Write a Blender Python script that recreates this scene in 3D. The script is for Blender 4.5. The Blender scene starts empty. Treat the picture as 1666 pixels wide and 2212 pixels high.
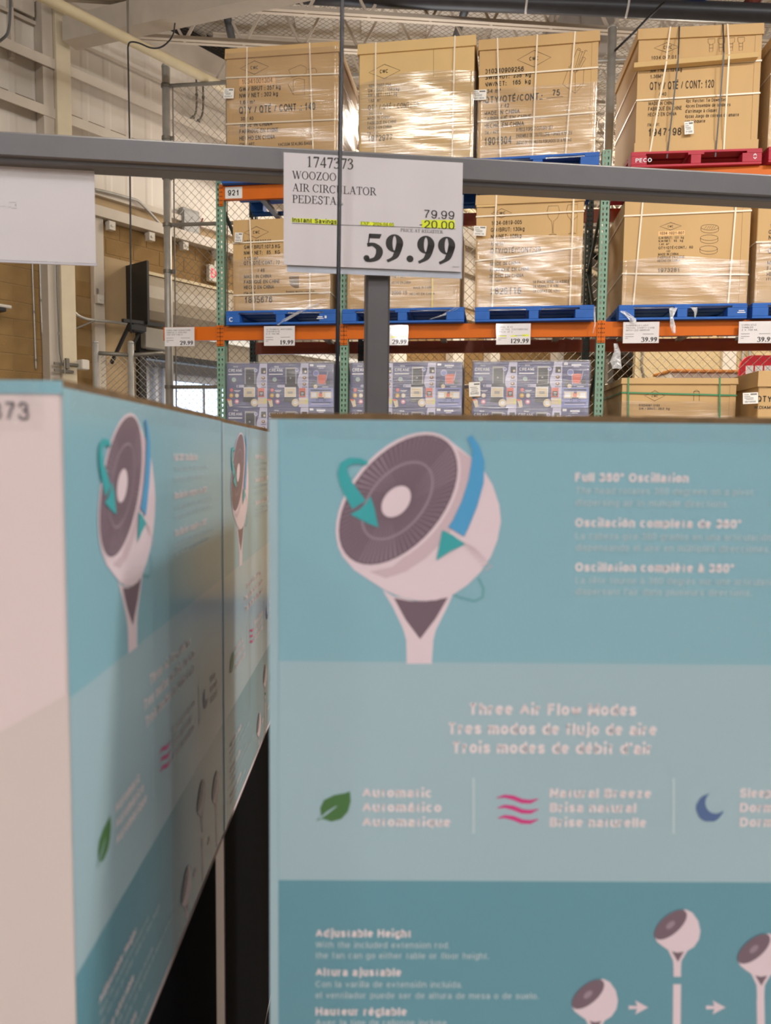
import bpy, math, random
from mathutils import Vector, Matrix
random.seed(11)
S = bpy.context.scene
COL = S.collection

# ------------------------------------------------------------------ camera
CAMPOS = Vector((0.0, 0.0, 1.57))
FPX = 1600.0                       # focal length in pixels of the 1666 x 2212 frame
PITCH, ROLL, YAW = math.radians(4.4), math.radians(0.6), math.radians(0.54)
FWD = Vector((math.sin(YAW) * math.cos(PITCH), math.cos(YAW) * math.cos(PITCH), -math.sin(PITCH)))
_R0 = Vector((math.cos(YAW), -math.sin(YAW), 0.0))
_U0 = _R0.cross(FWD)
RGT = _R0 * math.cos(ROLL) + _U0 * math.sin(ROLL)
UPV = _U0 * math.cos(ROLL) - _R0 * math.sin(ROLL)
cam = bpy.data.cameras.new('camera')
cam.sensor_fit = 'VERTICAL'
cam.sensor_height = 24.0
cam.lens = FPX / 2212.0 * 24.0
cam.clip_start = 0.02
cam.clip_end = 200
cam.dof.use_dof = True
cam.dof.focus_distance = 2.2
cam.dof.aperture_fstop = cam.lens / 3.9
camo = bpy.data.objects.new('camera', cam)
COL.objects.link(camo)
camo.matrix_world = Matrix(((RGT.x, UPV.x, -FWD.x, CAMPOS.x), (RGT.y, UPV.y, -FWD.y, CAMPOS.y),
                            (RGT.z, UPV.z, -FWD.z, CAMPOS.z), (0, 0, 0, 1)))
S.camera = camo
# ------------------------------------------------------------------ world, lamps, exposure
S.view_settings.view_transform = 'Standard'
S.view_settings.look = 'None'
S.view_settings.gamma = 1.0
S.view_settings.use_curve_mapping = False
S.view_settings.exposure = 0.0
W = bpy.data.worlds.new('world')
S.world = W
W.use_nodes = True
W.node_tree.nodes['Background'].inputs[0].default_value = (0.80, 0.90, 1.0, 1)
W.node_tree.nodes['Background'].inputs[1].default_value = 0.20


def lamp(x, y, z, power, size=(0.7, 0.45), col=(1.0, 0.90, 0.76), kind='AREA'):
    l = bpy.data.lights.new('bay_and_fill_lamp', kind)  # shared name: high bays and the added fill lamps
    if kind == 'AREA':
        l.shape = 'RECTANGLE'
        l.size, l.size_y = size
    else:
        l.shadow_soft_size = 0.28
    l.energy = power
    l.color = col
    o = bpy.data.objects.new('bay_and_fill_lamp', l)
    COL.objects.link(o)
    o.location = (x, y, z)
    return o


WARM, COOL = (1.0, 0.90, 0.77), (0.98, 0.96, 0.97)
lamp(4.6, 2.1, 7.0, 270, (0.6, 0.5), COOL)
for _y, _xs in ((-14.5, (-5.5, -1.8, 9.2)), (-8.2, (-5.5, -0.4, 4.7, 9.8)), (-3.5, (-5.5, -0.4, 4.7, 9.8))):
    for _x in _xs:
        lamp(_x, _y, 6.5, 245, col=COOL, kind='POINT')
for _x in (-1.1, 2.2, 5.4, 9.0):
    lamp(_x, 1.75, 7.1, 120, (0.8, 0.45), WARM)
# added fill: unseen lamps behind the racking, and up-lights to brighten the roof
for _x, _y in ((2.4, 11.5), (0.6, 11.2), (4.9, 11.5)):
    lamp(_x, _y, 6.4, 150, (1.0, 1.0), WARM)
for _x, _y in ((5.0, 14.0), (9.5, 14.0), (13, 15)):  # added to brighten the cream block wall
    lamp(_x, _y, 6.0, 300, col=WARM, kind='POINT')
for _x, _y, _z in ((2.3, 11.5, 5.0), (0.6, 9.8, 5.0), (4.9, 11.5, 5.0), (-1.6, 9.9, 4.4)):
    lamp(_x, _y, _z, 20 if _x < 0 else 30 if _x < 1 else 13, (1.6, 1.6), COOL).rotation_euler = (math.pi, 0, 0)


# ------------------------------------------------------------------ projection helpers (pixels of the photograph -> points on real planes)
def ray(px, py):
    return FWD + RGT * ((px - 833.0) / FPX) + UPV * ((1106.0 - py) / FPX)


def on_plane(px, py, p, n):
    d = ray(px, py)
    t = (p - CAMPOS).dot(n) / d.dot(n)
    return CAMPOS + d * t


def at_y(px, py, y):
    d = ray(px, py)
    return CAMPOS + d * ((y - CAMPOS.y) / d.y)


def project(p):
    v = p - CAMPOS
    z = v.dot(FWD)
    return 833.0 + FPX * v.dot(RGT) / z, 1106.0 - FPX * v.dot(UPV) / z


class Frame:
    """A vertical frame: x along the face, y into the depth, z up."""

    def __init__(self, origin, rz):
        self.o, self.rz = Vector(origin), rz
        self.x = Vector((math.cos(rz), math.sin(rz), 0))
        self.y = Vector((-math.sin(rz), math.cos(rz), 0))

    def w(self, x, y, z):
        return self.o + self.x * x + self.y * y + Vector((0, 0, z))

    def loc(self, p):
        d = p - self.o
        return Vector((d.dot(self.x), d.dot(self.y), d.z))

    def px(self, px, py, y=0.0):
        """local point on the plane at local depth y that shows at this pixel"""
        return self.loc(on_plane(px, py, self.o + self.y * y, self.y))

    def px_z(self, px, z, y=0.0):
        """local x where column px meets height z (world) on that plane"""
        lo, hi = -3000.0, 6000.0
        for _ in range(50):
            m = (lo + hi) / 2
            if self.px(px, m, y).z + self.o.z > z:
                lo = m
            else:
                hi = m
        return self.px(px, lo, y).x


# ------------------------------------------------------------------ materials
def lin(c):
    return tuple(((v / 255) / 12.92 if v / 255 <= 0.04045 else ((v / 255 + 0.055) / 1.055) ** 2.4) for v in c)


MATS = {}


def mat(name, rgb, rough=0.6, metal=0.0, var=0.0, vscale=6.0, bump=0.0, bscale=40.0, spec=0.5, stretch=None, coat=0.0, emit=0.0):
    if name in MATS:
        return MATS[name]
    m = bpy.data.materials.new(name)
    m.use_nodes = True
    nt = m.node_tree
    b = nt.nodes['Principled BSDF']
    c = lin(rgb)
    b.inputs['Base Color'].default_value = (*c, 1)
    b.inputs['Roughness'].default_value = rough
    b.inputs['Metallic'].default_value = metal
    b.inputs['Specular IOR Level'].default_value = spec
    b.inputs['Coat Weight'].default_value = coat
    b.inputs['Coat Roughness'].default_value = 0.12
    if emit:
        b.inputs['Emission Color'].default_value = (*c, 1)
        b.inputs['Emission Strength'].default_value = emit
    if var or bump:
        tc = nt.nodes.new('ShaderNodeTexCoord')
        mp = nt.nodes.new('ShaderNodeMapping')
        nt.links.new(tc.outputs['Object'], mp.inputs[0])
        if stretch:
            mp.inputs['Scale'].default_value = stretch
    if var:
        n = nt.nodes.new('ShaderNodeTexNoise')
        n.inputs['Scale'].default_value = vscale
        n.inputs['Detail'].default_value = 4
        nt.links.new(mp.outputs[0], n.inputs['Vector'])
        r = nt.nodes.new('ShaderNodeValToRGB')
        r.color_ramp.elements[0].position = 0.3
        r.color_ramp.elements[1].position = 0.7
        r.color_ramp.elements[0].color = (*[max(0, v * (1 - var)) for v in c], 1)
        r.color_ramp.elements[1].color = (*[min(1, v * (1 + var)) for v in c], 1)
        nt.links.new(n.outputs[0], r.inputs[0])
        nt.links.new(r.outputs[0], b.inputs['Base Color'])
    if bump:
        n2 = nt.nodes.new('ShaderNodeTexNoise')
        n2.inputs['Scale'].default_value = bscale
        n2.inputs['Detail'].default_value = 3
        nt.links.new(mp.outputs[0], n2.inputs['Vector'])
        bp = nt.nodes.new('ShaderNodeBump')
        bp.inputs['Strength'].default_value = bump
        bp.inputs['Distance'].default_value = 0.01
        nt.links.new(n2.outputs[0], bp.inputs['Height'])
        nt.links.new(bp.outputs[0], b.inputs['Normal'])
    MATS[name] = m
    return m


def film(name, base, amount, bscale=(2.0, 2.0, 34.0), rough=0.16, strength=0.55, haze=0.05):
    """clear plastic film: mostly transparent, with a wrinkled gloss"""
    if name in MATS:
        return MATS[name]
    m = bpy.data.materials.new(name)
    m.use_nodes = True
    nt = m.node_tree
    nt.nodes.clear()
    out = nt.nodes.new('ShaderNodeOutputMaterial')
    tc = nt.nodes.new('ShaderNodeTexCoord')
    mp = nt.nodes.new('ShaderNodeMapping')
    mp.inputs['Scale'].default_value = bscale
    mp.inputs['Rotation'].default_value = (0, 0.10, 0)
    nt.links.new(tc.outputs['Object'], mp.inputs[0])
    n = nt.nodes.new('ShaderNodeTexNoise')
    n.inputs['Scale'].default_value = 1.0
    n.inputs['Detail'].default_value = 5
    n.inputs['Distortion'].default_value = 0.7
    nt.links.new(mp.outputs[0], n.inputs['Vector'])
    bp = nt.nodes.new('ShaderNodeBump')
    bp.inputs['Strength'].default_value = strength
    bp.inputs['Distance'].default_value = 0.02
    nt.links.new(n.outputs[0], bp.inputs['Height'])
    gl = nt.nodes.new('ShaderNodeBsdfGlossy')
    gl.inputs['Roughness'].default_value = rough
    nt.links.new(bp.outputs[0], gl.inputs['Normal'])
    df = nt.nodes.new('ShaderNodeBsdfDiffuse')
    df.inputs['Color'].default_value = (0.85, 0.85, 0.85, 1)
    tr = nt.nodes.new('ShaderNodeBsdfTransparent')
    tr.inputs[0].default_value = (*base, 1)
    mr = nt.nodes.new('ShaderNodeMapRange')
    mr.inputs['From Min'].default_value = 0.35
    mr.inputs['From Max'].default_value = 0.7
    mr.inputs['To Min'].default_value = amount * 0.6
    mr.inputs['To Max'].default_value = amount * 1.7
    nt.links.new(n.outputs[0], mr.inputs['Value'])
    m1 = nt.nodes.new('ShaderNodeMixShader')
    nt.links.new(mr.outputs[0], m1.inputs[0])
    nt.links.new(tr.outputs[0], m1.inputs[1])
    nt.links.new(gl.outputs[0], m1.inputs[2])
    m2 = nt.nodes.new('ShaderNodeMixShader')
    m2.inputs[0].default_value = haze
    nt.links.new(m1.outputs[0], m2.inputs[1])
    nt.links.new(df.outputs[0], m2.inputs[2])
    nt.links.new(m2.outputs[0], out.inputs[0])
    MATS[name] = m
    return m


# ------------------------------------------------------------------ mesh builder and object helpers
class MB:
    def __init__(self):
        self.v, self.f, self.m = [], [], []

    def add(self, vs, fs, mi=0):
        o = len(self.v)
        self.v += [tuple(v) for v in vs]
        self.f += [tuple(i + o for i in f) for f in fs]
        self.m += [mi] * len(fs)
        return self

    def box(self, x0, y0, z0, x1, y1, z1, mi=0):
        return self.add([(x0, y0, z0), (x1, y0, z0), (x1, y1, z0), (x0, y1, z0), (x0, y0, z1), (x1, y0, z1), (x1, y1, z1), (x0, y1, z1)],
                        [(0, 3, 2, 1), (4, 5, 6, 7), (0, 1, 5, 4), (1, 2, 6, 5), (2, 3, 7, 6), (3, 0, 4, 7)], mi)

    def bbox(self, x0, y0, z0, x1, y1, z1, b=0.004, mi=0):
        """box with chamfered vertical and horizontal edges"""
        vs, fs = [], []
        for (z, i) in ((z0, b), (z0 + b, 0), (z1 - b, 0), (z1, b)):
            a0, a1, c0, c1 = x0 + i, x1 - i, y0 + i, y1 - i
            vs += [(a0 + b, c0, z), (a1 - b, c0, z), (a1, c0 + b, z), (a1, c1 - b, z), (a1 - b, c1, z), (a0 + b, c1, z), (a0, c1 - b, z), (a0, c0 + b, z)]
        for k in range(3):
            for j in range(8):
                fs.append((k * 8 + j, k * 8 + (j + 1) % 8, (k + 1) * 8 + (j + 1) % 8, (k + 1) * 8 + j))
        fs += [tuple(range(7, -1, -1)), tuple(range(24, 32))]
        return self.add(vs, fs, mi)

    def beam(self, a, b, w, h, mi=0, up=(0, 0, 1)):
        """rectangular bar from a to b, w wide, h high"""
        a, b = Vector(a), Vector(b)
        d = (b - a).normalized()
        s = d.cross(Vector(up))
        if s.length < 1e-4:
            s = d.cross(Vector((0, 1, 0)))
        s.normalize()
        u = s.cross(d)
        s, u = s * (w / 2), u * (h / 2)
        vs = [a - s - u, a + s - u, a + s + u, a - s + u, b - s - u, b + s - u, b + s + u, b - s + u]
        return self.add(vs, [(0, 1, 2, 3), (7, 6, 5, 4), (0, 4, 5, 1), (1, 5, 6, 2), (2, 6, 7, 3), (3, 7, 4, 0)], mi)

    def tube(self, pts, r, n=8, mi=0, cap=True):
        pts = [Vector(p) for p in pts]
        rs = r if isinstance(r, (list, tuple)) else [r] * len(pts)
        vs, fs = [], []
        ref = None
        for i, p in enumerate(pts):
            d = (pts[min(i + 1, len(pts) - 1)] - pts[max(i - 1, 0)]).normalized()
            if ref is None:
                ref = Vector((0, 0, 1)) if abs(d.z) < 0.9 else Vector((1, 0, 0))
            s = d.cross(ref).normalized()
            u = s.cross(d)
            ref = u
            for k in range(n):
                a = 2 * math.pi * k / n
                vs.append(p + (s * math.cos(a) + u * math.sin(a)) * rs[i])
        for i in range(len(pts) - 1):
            for k in range(n):
                fs.append((i * n + k, i * n + (k + 1) % n, (i + 1) * n + (k + 1) % n, (i + 1) * n + k))
        if cap:
            fs += [tuple(range(n - 1, -1, -1)), tuple(range((len(pts) - 1) * n, len(pts) * n))]
        return self.add(vs, fs, mi)

    def poly(self, pts, y=0.0, mi=0):
        """flat polygon in the x-z plane"""
        return self.add([(p[0], y, p[1]) for p in pts], [tuple(range(len(pts)))], mi)

    def ell(self, cx, cz, a, b, ang=0.0, y=0.0, mi=0, n=32):
        c, s = math.cos(ang), math.sin(ang)
        return self.poly([(cx + a * math.cos(t) * c - b * math.sin(t) * s, cz + a * math.cos(t) * s + b * math.sin(t) * c)
                          for t in [2 * math.pi * k / n for k in range(n)]], y, mi)

    def line(self, pts, w, y=0.0, mi=0, closed=False):
        """flat line of width w through 2-D points"""
        ps = [Vector((p[0], p[1])) for p in pts]
        if closed:
            ps.append(ps[0])
        ws = w if isinstance(w, (list, tuple)) else [w] * len(ps)
        vs = []
        for i, p in enumerate(ps):
            d = ps[min(i + 1, len(ps) - 1)] - ps[max(i - 1, 0)]
            if closed and i in (0, len(ps) - 1):
                d = ps[1] - ps[-2]
            if d.length < 1e-9:
                d = Vector((1, 0))
            d.normalize()
            nrm = Vector((-d.y, d.x)) * (ws[i] / 2)
            vs += [(p.x - nrm.x, y, p.y - nrm.y), (p.x + nrm.x, y, p.y + nrm.y)]
        return self.add(vs, [(2 * i, 2 * i + 2, 2 * i + 3, 2 * i + 1) for i in range(len(ps) - 1)], mi)

    def mesh(self, name, mats, smooth=False):
        me = bpy.data.meshes.new(name)
        me.from_pydata(self.v, [], self.f)
        for m in (mats if isinstance(mats, (list, tuple)) else [mats]):
            me.materials.append(m)
        if len(me.materials) > 1:
            me.polygons.foreach_set('material_index', self.m)
        if smooth:
            me.polygons.foreach_set('use_smooth', [True] * len(me.polygons))
        me.update()
        return me


def tag(o, label=None, cat=None, group=None, kind=None):
    for k, v in (('label', label), ('category', cat), ('group', group), ('kind', kind)):
        if v:
            o[k] = v
    return o


def put(name, mb, mats, parent=None, smooth=False, **kw):
    me = mb if isinstance(mb, bpy.types.Mesh) else mb.mesh(name, mats, smooth)
    o = bpy.data.objects.new(name, me)
    COL.objects.link(o)
    if parent:
        o.parent = parent
    return tag(o, **kw)


def thing(name, label, cat, frame=None, group=None, kind=None):
    o = bpy.data.objects.new(name, None)
    COL.objects.link(o)
    o.empty_display_size = 0.1
    if frame:
        o.location = frame.o
        o.rotation_euler = (0, 0, frame.rz)
    return tag(o, label, cat, group, kind)


def copy_tree(o, parent=None):
    c = o.copy()
    COL.objects.link(c)
    if parent:
        c.parent = parent
    for ch in list(o.children):
        copy_tree(ch, c)
    return c


# ------------------------------------------------------------------ lettering: a grotesque and a serif alphabet, both drawn here
def sans_set(t, tl=None):
    """an even-stroke grotesque; stroke weight t, cap height 1"""
    G = {}
    XH = 0.74

    def build(ch, w, parts, hgt=1.0, dots=(), shift=0.0):
        lsb = 0.06
        v, f = [], []
        mx = lambda x: lsb + t / 2 + x * w
        my = lambda y: t / 2 + y * (1 - t)

        def rib(P):
            o = len(v)
            for k, p in enumerate(P):
                a, b = P[max(k - 1, 0)], P[min(k + 1, len(P) - 1)]
                dx, dy = b[0] - a[0], b[1] - a[1]
                l = math.hypot(dx, dy) or 1
                nx, ny = -dy / l * t / 2, dx / l * t / 2
                v.extend([(p[0] + nx, p[1] + ny), (p[0] - nx, p[1] - ny)])
            f.extend([(o + 2 * k, o + 2 * k + 1, o + 2 * k + 3, o + 2 * k + 2) for k in range(len(P) - 1)])
        for kind, *a in parts:
            if kind == 'L':
                P = [(mx(x), my(y)) for x, y in a]
                n = len(P)
                for k in range(n - 1):
                    (x0, y0), (x1, y1) = P[k], P[k + 1]
                    l = math.hypot(x1 - x0, y1 - y0) or 1
                    ux, uy = (x1 - x0) / l * t / 2, (y1 - y0) / l * t / 2
                    axis = abs(ux * uy) < 1e-9
                    e0 = 1 if (k > 0 or axis and (abs(uy) > 0 and a[k][1] in (0, 1, XH))) and axis else 0
                    e1 = 1 if (k < n - 2 or axis and (abs(uy) > 0 and a[k + 1][1] in (0, 1, XH))) and axis else 0
                    rib([(x0 - ux * e0, y0 - uy * e0), (x1 + ux * e1, y1 + uy * e1)])
            elif kind == 'E':
                cx, cy, rx, ry, a0, a1 = a
                n = max(8, int(abs(a1 - a0) / 18))
                rib([(mx(cx + rx * math.cos(math.radians(a0 + (a1 - a0) * k / n))), my(cy + ry * math.sin(math.radians(a0 + (a1 - a0) * k / n)))) for k in range(n + 1)])
            elif kind == 'S':
                P = [Vector(p) for p in a]
                c = []
                for q in range(len(P) - 1):
                    p0, p1, p2, p3 = P[max(q - 1, 0)], P[q], P[q + 1], P[min(q + 2, len(P) - 1)]
                    for k in range(3):
                        u = k / 3
                        c.append(0.5 * ((2 * p1) + (p2 - p0) * u + (2 * p0 - 5 * p1 + 4 * p2 - p3) * u * u + (3 * p1 - p0 - 3 * p2 + p3) * u ** 3))
                c.append(P[-1])
                rib([(mx(p.x), my(p.y)) for p in c])
            elif kind == 'D':
                x, y = mx(a[0]), my(a[1])
                r = t * 0.54
                o = len(v)
                v.extend([(x - r, y - r), (x + r, y - r), (x + r, y + r), (x - r, y + r)])
                f.append((o, o + 1, o + 2, o + 3))
        G[ch] = (v, f, w + t + lsb * 2)
    L = lambda *p: ('L',) + p
    E = lambda *p: ('E',) + p
    Sp = lambda *p: ('S',) + p
    D = lambda x, y: ('D', x, y)
    b = build
    b('A', .60, [L((0, 0), (.5, 1)), L((1, 0), (.5, 1)), L((.19, .36), (.81, .36))])
    b('B', .50, [L((0, 0), (0, 1)), L((0, 1), (.55, 1)), E(.55, .76, .37, .24, 90, -90), L((0, .52), (.58, .52)), E(.58, .26, .42, .26, 90, -90), L((0, 0), (.58, 0))])
    b('C', .58, [E(.5, .5, .5, .5, 42, 318)])
    b('D', .55, [L((0, 0), (0, 1)), L((0, 1), (.42, 1)), E(.42, .5, .58, .5, 90, -90), L((0, 0), (.42, 0))])
    b('E', .44, [L((0, 0), (0, 1)), L((0, 1), (1, 1)), L((0, .53), (.9, .53)), L((0, 0), (1, 0))])
    b('F', .42, [L((0, 0), (0, 1)), L((0, 1), (1, 1)), L((0, .52), (.9, .52))])
    b('G', .62, [E(.5, .5, .5, .5, 42, 330), L((.55, .46), (1, .46)), L((1, .46), (1, .02))])
    b('H', .54, [L((0, 0), (0, 1)), L((1, 0), (1, 1)), L((0, .53), (1, .53))])
    b('I', .001, [L((0, 0), (0, 1))])
    b('J', .38, [L((1, 1), (1, .28)), E(.5, .28, .5, .28, 0, -180)])
    b('K', .54, [L((0, 0), (0, 1)), L((0, .36), (.95, 1)), L((.34, .58), (1, 0))])
    b('L', .42, [L((0, 0), (0, 1)), L((0, 0), (1, 0))])
    b('M', .66, [L((0, 0), (0, 1)), L((1, 0), (1, 1)), L((0.02, 1), (.5, .05)), L((.98, 1), (.5, .05))])
    b('N', .54, [L((0, 0), (0, 1)), L((1, 0), (1, 1)), L((0.02, 1), (.98, 0))])
    b('O', .62, [E(.5, .5, .5, .5, 0, 360)])
    b('P', .48, [L((0, 0), (0, 1)), L((0, 1), (.58, 1)), E(.58, .74, .42, .26, 90, -90), L((0, .48), (.58, .48))])
    b('Q', .62, [E(.5, .5, .5, .5, 0, 360), L((.6, .24), (1, -.06))])
    b('R', .52, [L((0, 0), (0, 1)), L((0, 1), (.58, 1)), E(.58, .75, .40, .25, 90, -90), L((0, .5), (.6, .5)), L((.55, .5), (.98, 0))])
    b('S', .52, [Sp((.95, .76), (.83, .94), (.5, 1), (.16, .93), (.05, .74), (.2, .57), (.5, .5), (.82, .42), (.97, .25), (.84, .06), (.5, 0), (.16, .07), (.02, .26))])
    b('T', .54, [L((.5, 0), (.5, 1)), L((0, 1), (1, 1))])
    b('U', .54, [L((0, 1), (0, .32)), L((1, 1), (1, .32)), E(.5, .32, .5, .32, 0, -180)])
    b('V', .56, [L((0, 1), (.5, 0)), L((1, 1), (.5, 0))])
    b('W', .86, [L((0, 1), (.25, 0)), L((.25, 0), (.5, 1)), L((.5, 1), (.75, 0)), L((.75, 0), (1, 1))])
    b('X', .54, [L((0, 0), (1, 1)), L((0, 1), (1, 0))])
    b('Y', .54, [L((0, 1), (.5, .45)), L((1, 1), (.5, .45)), L((.5, 0), (.5, .45))])
    b('Z', .50, [L((0, 1), (1, 1)), L((1, 1), (0, 0)), L((0, 0), (1, 0))])
    b('0', .42, [E(.5, .66, .5, .34, 0, 180), E(.5, .34, .5, .34, 180, 360), L((0, .34), (0, .66)), L((1, .34), (1, .66))])
    b('1', .42, [L((.62, 0), (.62, 1)), Sp((.10, .72), (.34, .76), (.54, .86), (.62, 1))])
    b('2', .42, [Sp((.03, .70), (.12, .90), (.48, 1), (.86, .91), (.97, .70), (.80, .46), (.35, .22), (.02, 0)), L((.02, 0), (1, 0))])
    b('3', .42, [Sp((.04, .76), (.16, .94), (.48, 1), (.82, .92), (.90, .74), (.78, .58), (.42, .53)), Sp((.42, .53), (.80, .50), (.98, .30), (.86, .08), (.48, 0), (.12, .08), (.0, .27))])
    b('4', .46, [L((.76, 0), (.76, 1)), L((.74, 1), (0, .30)), L((0, .28), (1, .28))])
    b('5', .42, [L((.14, 1), (.92, 1)), L((.14, 1), (.06, .48)), Sp((.06, .50), (.24, .61), (.54, .64), (.90, .52), (1, .31), (.86, .07), (.46, 0), (.12, .07), (.0, .25))])
    b('6', .42, [E(.5, .32, .5, .32, 0, 360), Sp((0, .32), (.03, .62), (.22, .94), (.56, 1), (.84, .92), (.94, .78))])
    b('7', .42, [L((0, 1), (1, 1)), Sp((1, 1), (.66, .62), (.44, .30), (.36, 0))])
    b('8', .42, [E(.5, .765, .44, .235, 0, 360), E(.5, .265, .5, .265, 0, 360)])
    b('9', .42, [E(.5, .68, .5, .32, 0, 360), Sp((1, .68), (.97, .38), (.78, .06), (.44, 0), (.16, .08), (.06, .22))])
    x = XH
    bowl = E(.5, x / 2, .5, x / 2, 0, 360)
    b('a', .40, [Sp((.06, x * .76), (.2, x * .95), (.5, x), (.84, x * .92), (.95, x * .70)), L((.95, 0), (.95, x * .72)), Sp((.95, x * .60), (.5, x * .54), (.12, x * .42), (.02, x * .20), (.20, 0.01), (.55, .02), (.95, x * .30))])
    b('b', .42, [L((0, 0), (0, 1)), bowl])
    b('c', .40, [E(.5, x / 2, .5, x / 2, 42, 318)])
    b('d', .42, [L((1, 0), (1, 1)), bowl])
    b('e', .42, [E(.5, x / 2, .5, x / 2, 0, 318), L((0, x * .5), (1, x * .5))])
    b('f', .22, [L((.4, 0), (.4, .8)), Sp((.4, .78), (.5, .97), (1, 1)), L((0, x), (1, x))])
    b('g', .42, [bowl, L((1, x), (1, -.08)), Sp((1, -.06), (.88, -.24), (.48, -.29), (.08, -.2))])
    arch = Sp((0, x * .55), (.2, x * .92), (.55, x), (.9, x * .88), (1, x * .6))
    b('h', .40, [L((0, 0), (0, 1)), arch, L((1, 0), (1, x * .62))])
    b('i', .001, [L((0, 0), (0, x - .02)), D(0, 1.1)])
    b('j', .12, [L((1, x), (1, -.1)), Sp((1, -.1), (.6, -.26), (-.4, -.28)), D(1, 1.1)])
    b('k', .40, [L((0, 0), (0, 1)), L((0, .26), (.9, x)), L((.36, .46), (1, 0))])
    b('l', .001, [L((0, 0), (0, 1))])
    b('m', .68, [L((0, 0), (0, x)), Sp((0, x * .55), (.12, x * .92), (.28, x), (.45, x * .88), (.5, x * .6)), L((.5, 0), (.5, x * .62)), Sp((.5, x * .55), (.62, x * .92), (.78, x), (.95, x * .88), (1, x * .6)), L((1, 0), (1, x * .62))])
    b('n', .40, [L((0, 0), (0, x)), arch, L((1, 0), (1, x * .62))])
    b('o', .42, [bowl])
    b('p', .42, [L((0, -.28), (0, x)), bowl])
    b('q', .42, [L((1, -.28), (1, x)), bowl])
    b('r', .22, [L((0, 0), (0, x)), Sp((0, x * .5), (.35, x * .9), (1, x))])
    b('s', .38, [Sp((.93, x * .74), (.8, x * .94), (.5, x), (.16, x * .92), (.08, x * .72), (.3, x * .56), (.7, x * .46), (.95, x * .28), (.82, x * .06), (.5, 0), (.16, x * .07), (.03, x * .27))])
    b('t', .22, [L((.4, .12), (.4, .95)), Sp((.4, .14), (.55, .01), (1, .01)), L((0, x), (1, x))])
    b('u', .40, [L((1, 0), (1, x)), L((0, x * .4), (0, x)), Sp((0, x * .42), (.1, x * .12), (.45, 0), (.8, x * .08), (1, x * .42))])
    b('v', .40, [L((0, x), (.5, 0)), L((1, x), (.5, 0))])
    b('w', .64, [L((0, x), (.25, 0)), L((.25, 0), (.5, x)), L((.5, x), (.75, 0)), L((.75, 0), (1, x))])
    b('x', .40, [L((0, 0), (1, x)), L((0, x), (1, 0))])
    b('y', .40, [L((0, x), (.5, 0.02)), L((1, x), (.4, -.2)), L((.4, -.2), (.08, -.26))])
    b('z', .38, [L((0, x), (1, x)), L((1, x), (0, 0)), L((0, 0), (1, 0))])
    b('.', .001, [D(0, .01)])
    b(',', .001, [L((0, 0.02), (-30, -.12))])
    b(':', .001, [D(0, .01), D(0, .6)])
    b('/', .26, [L((0, 0), (1, 1))])
    b('-', .22, [L((0, .38), (1, .38))])
    b("'", .001, [L((0, .78), (0, 1))])
    b('°', .16, [E(.5, .88, .5, .1, 0, 360)])
    b('³', .2, [Sp((.05, .96), (.5, 1.02), (.9, .9), (.45, .8)), Sp((.45, .8), (1, .68), (.5, .56), (0, .62))])
    for acc, base, parts in (('É', 'E', [L((.45, 1.16), (.85, 1.32))]), ('È', 'E', [L((.15, 1.32), (.55, 1.16))]), ('À', 'A', [L((.3, 1.32), (.6, 1.16))]),
                             ('é', 'e', [L((.42, .92), (.80, 1.10))]), ('è', 'e', [L((.2, 1.10), (.58, .92))]), ('ê', 'e', [L((.15, .92), (.5, 1.08)), L((.85, .92), (.5, 1.08))]),
                             ('à', 'a', [L((.2, 1.10), (.58, .92))]), ('á', 'a', [L((.42, .92), (.80, 1.10))]), ('ó', 'o', [L((.42, .92), (.80, 1.10))]),
                             ('í', 'i', [L((-30, .95), (110, 1.12))]), ('ñ', 'n', [Sp((.05, .95), (.3, 1.05), (.65, .95), (.95, 1.05))]), ('ú', 'u', [L((.42, .92), (.80, 1.10))])):
        bv, bf, ba = G[base]
        w = ba - t - 0.12
        build(acc, w, parts)
        av, af, _ = G[acc]
        if base == 'i':
            bv, bf = bv[:4], bf[:1]
        G[acc] = (bv + av, bf + [tuple(q + len(bv) for q in ff) for ff in af], ba)
    return G


SANS = sans_set(0.105)
BOLD = sans_set(0.175)
BLACK = sans_set(0.215)
MEDIUM = sans_set(0.135)


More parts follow.
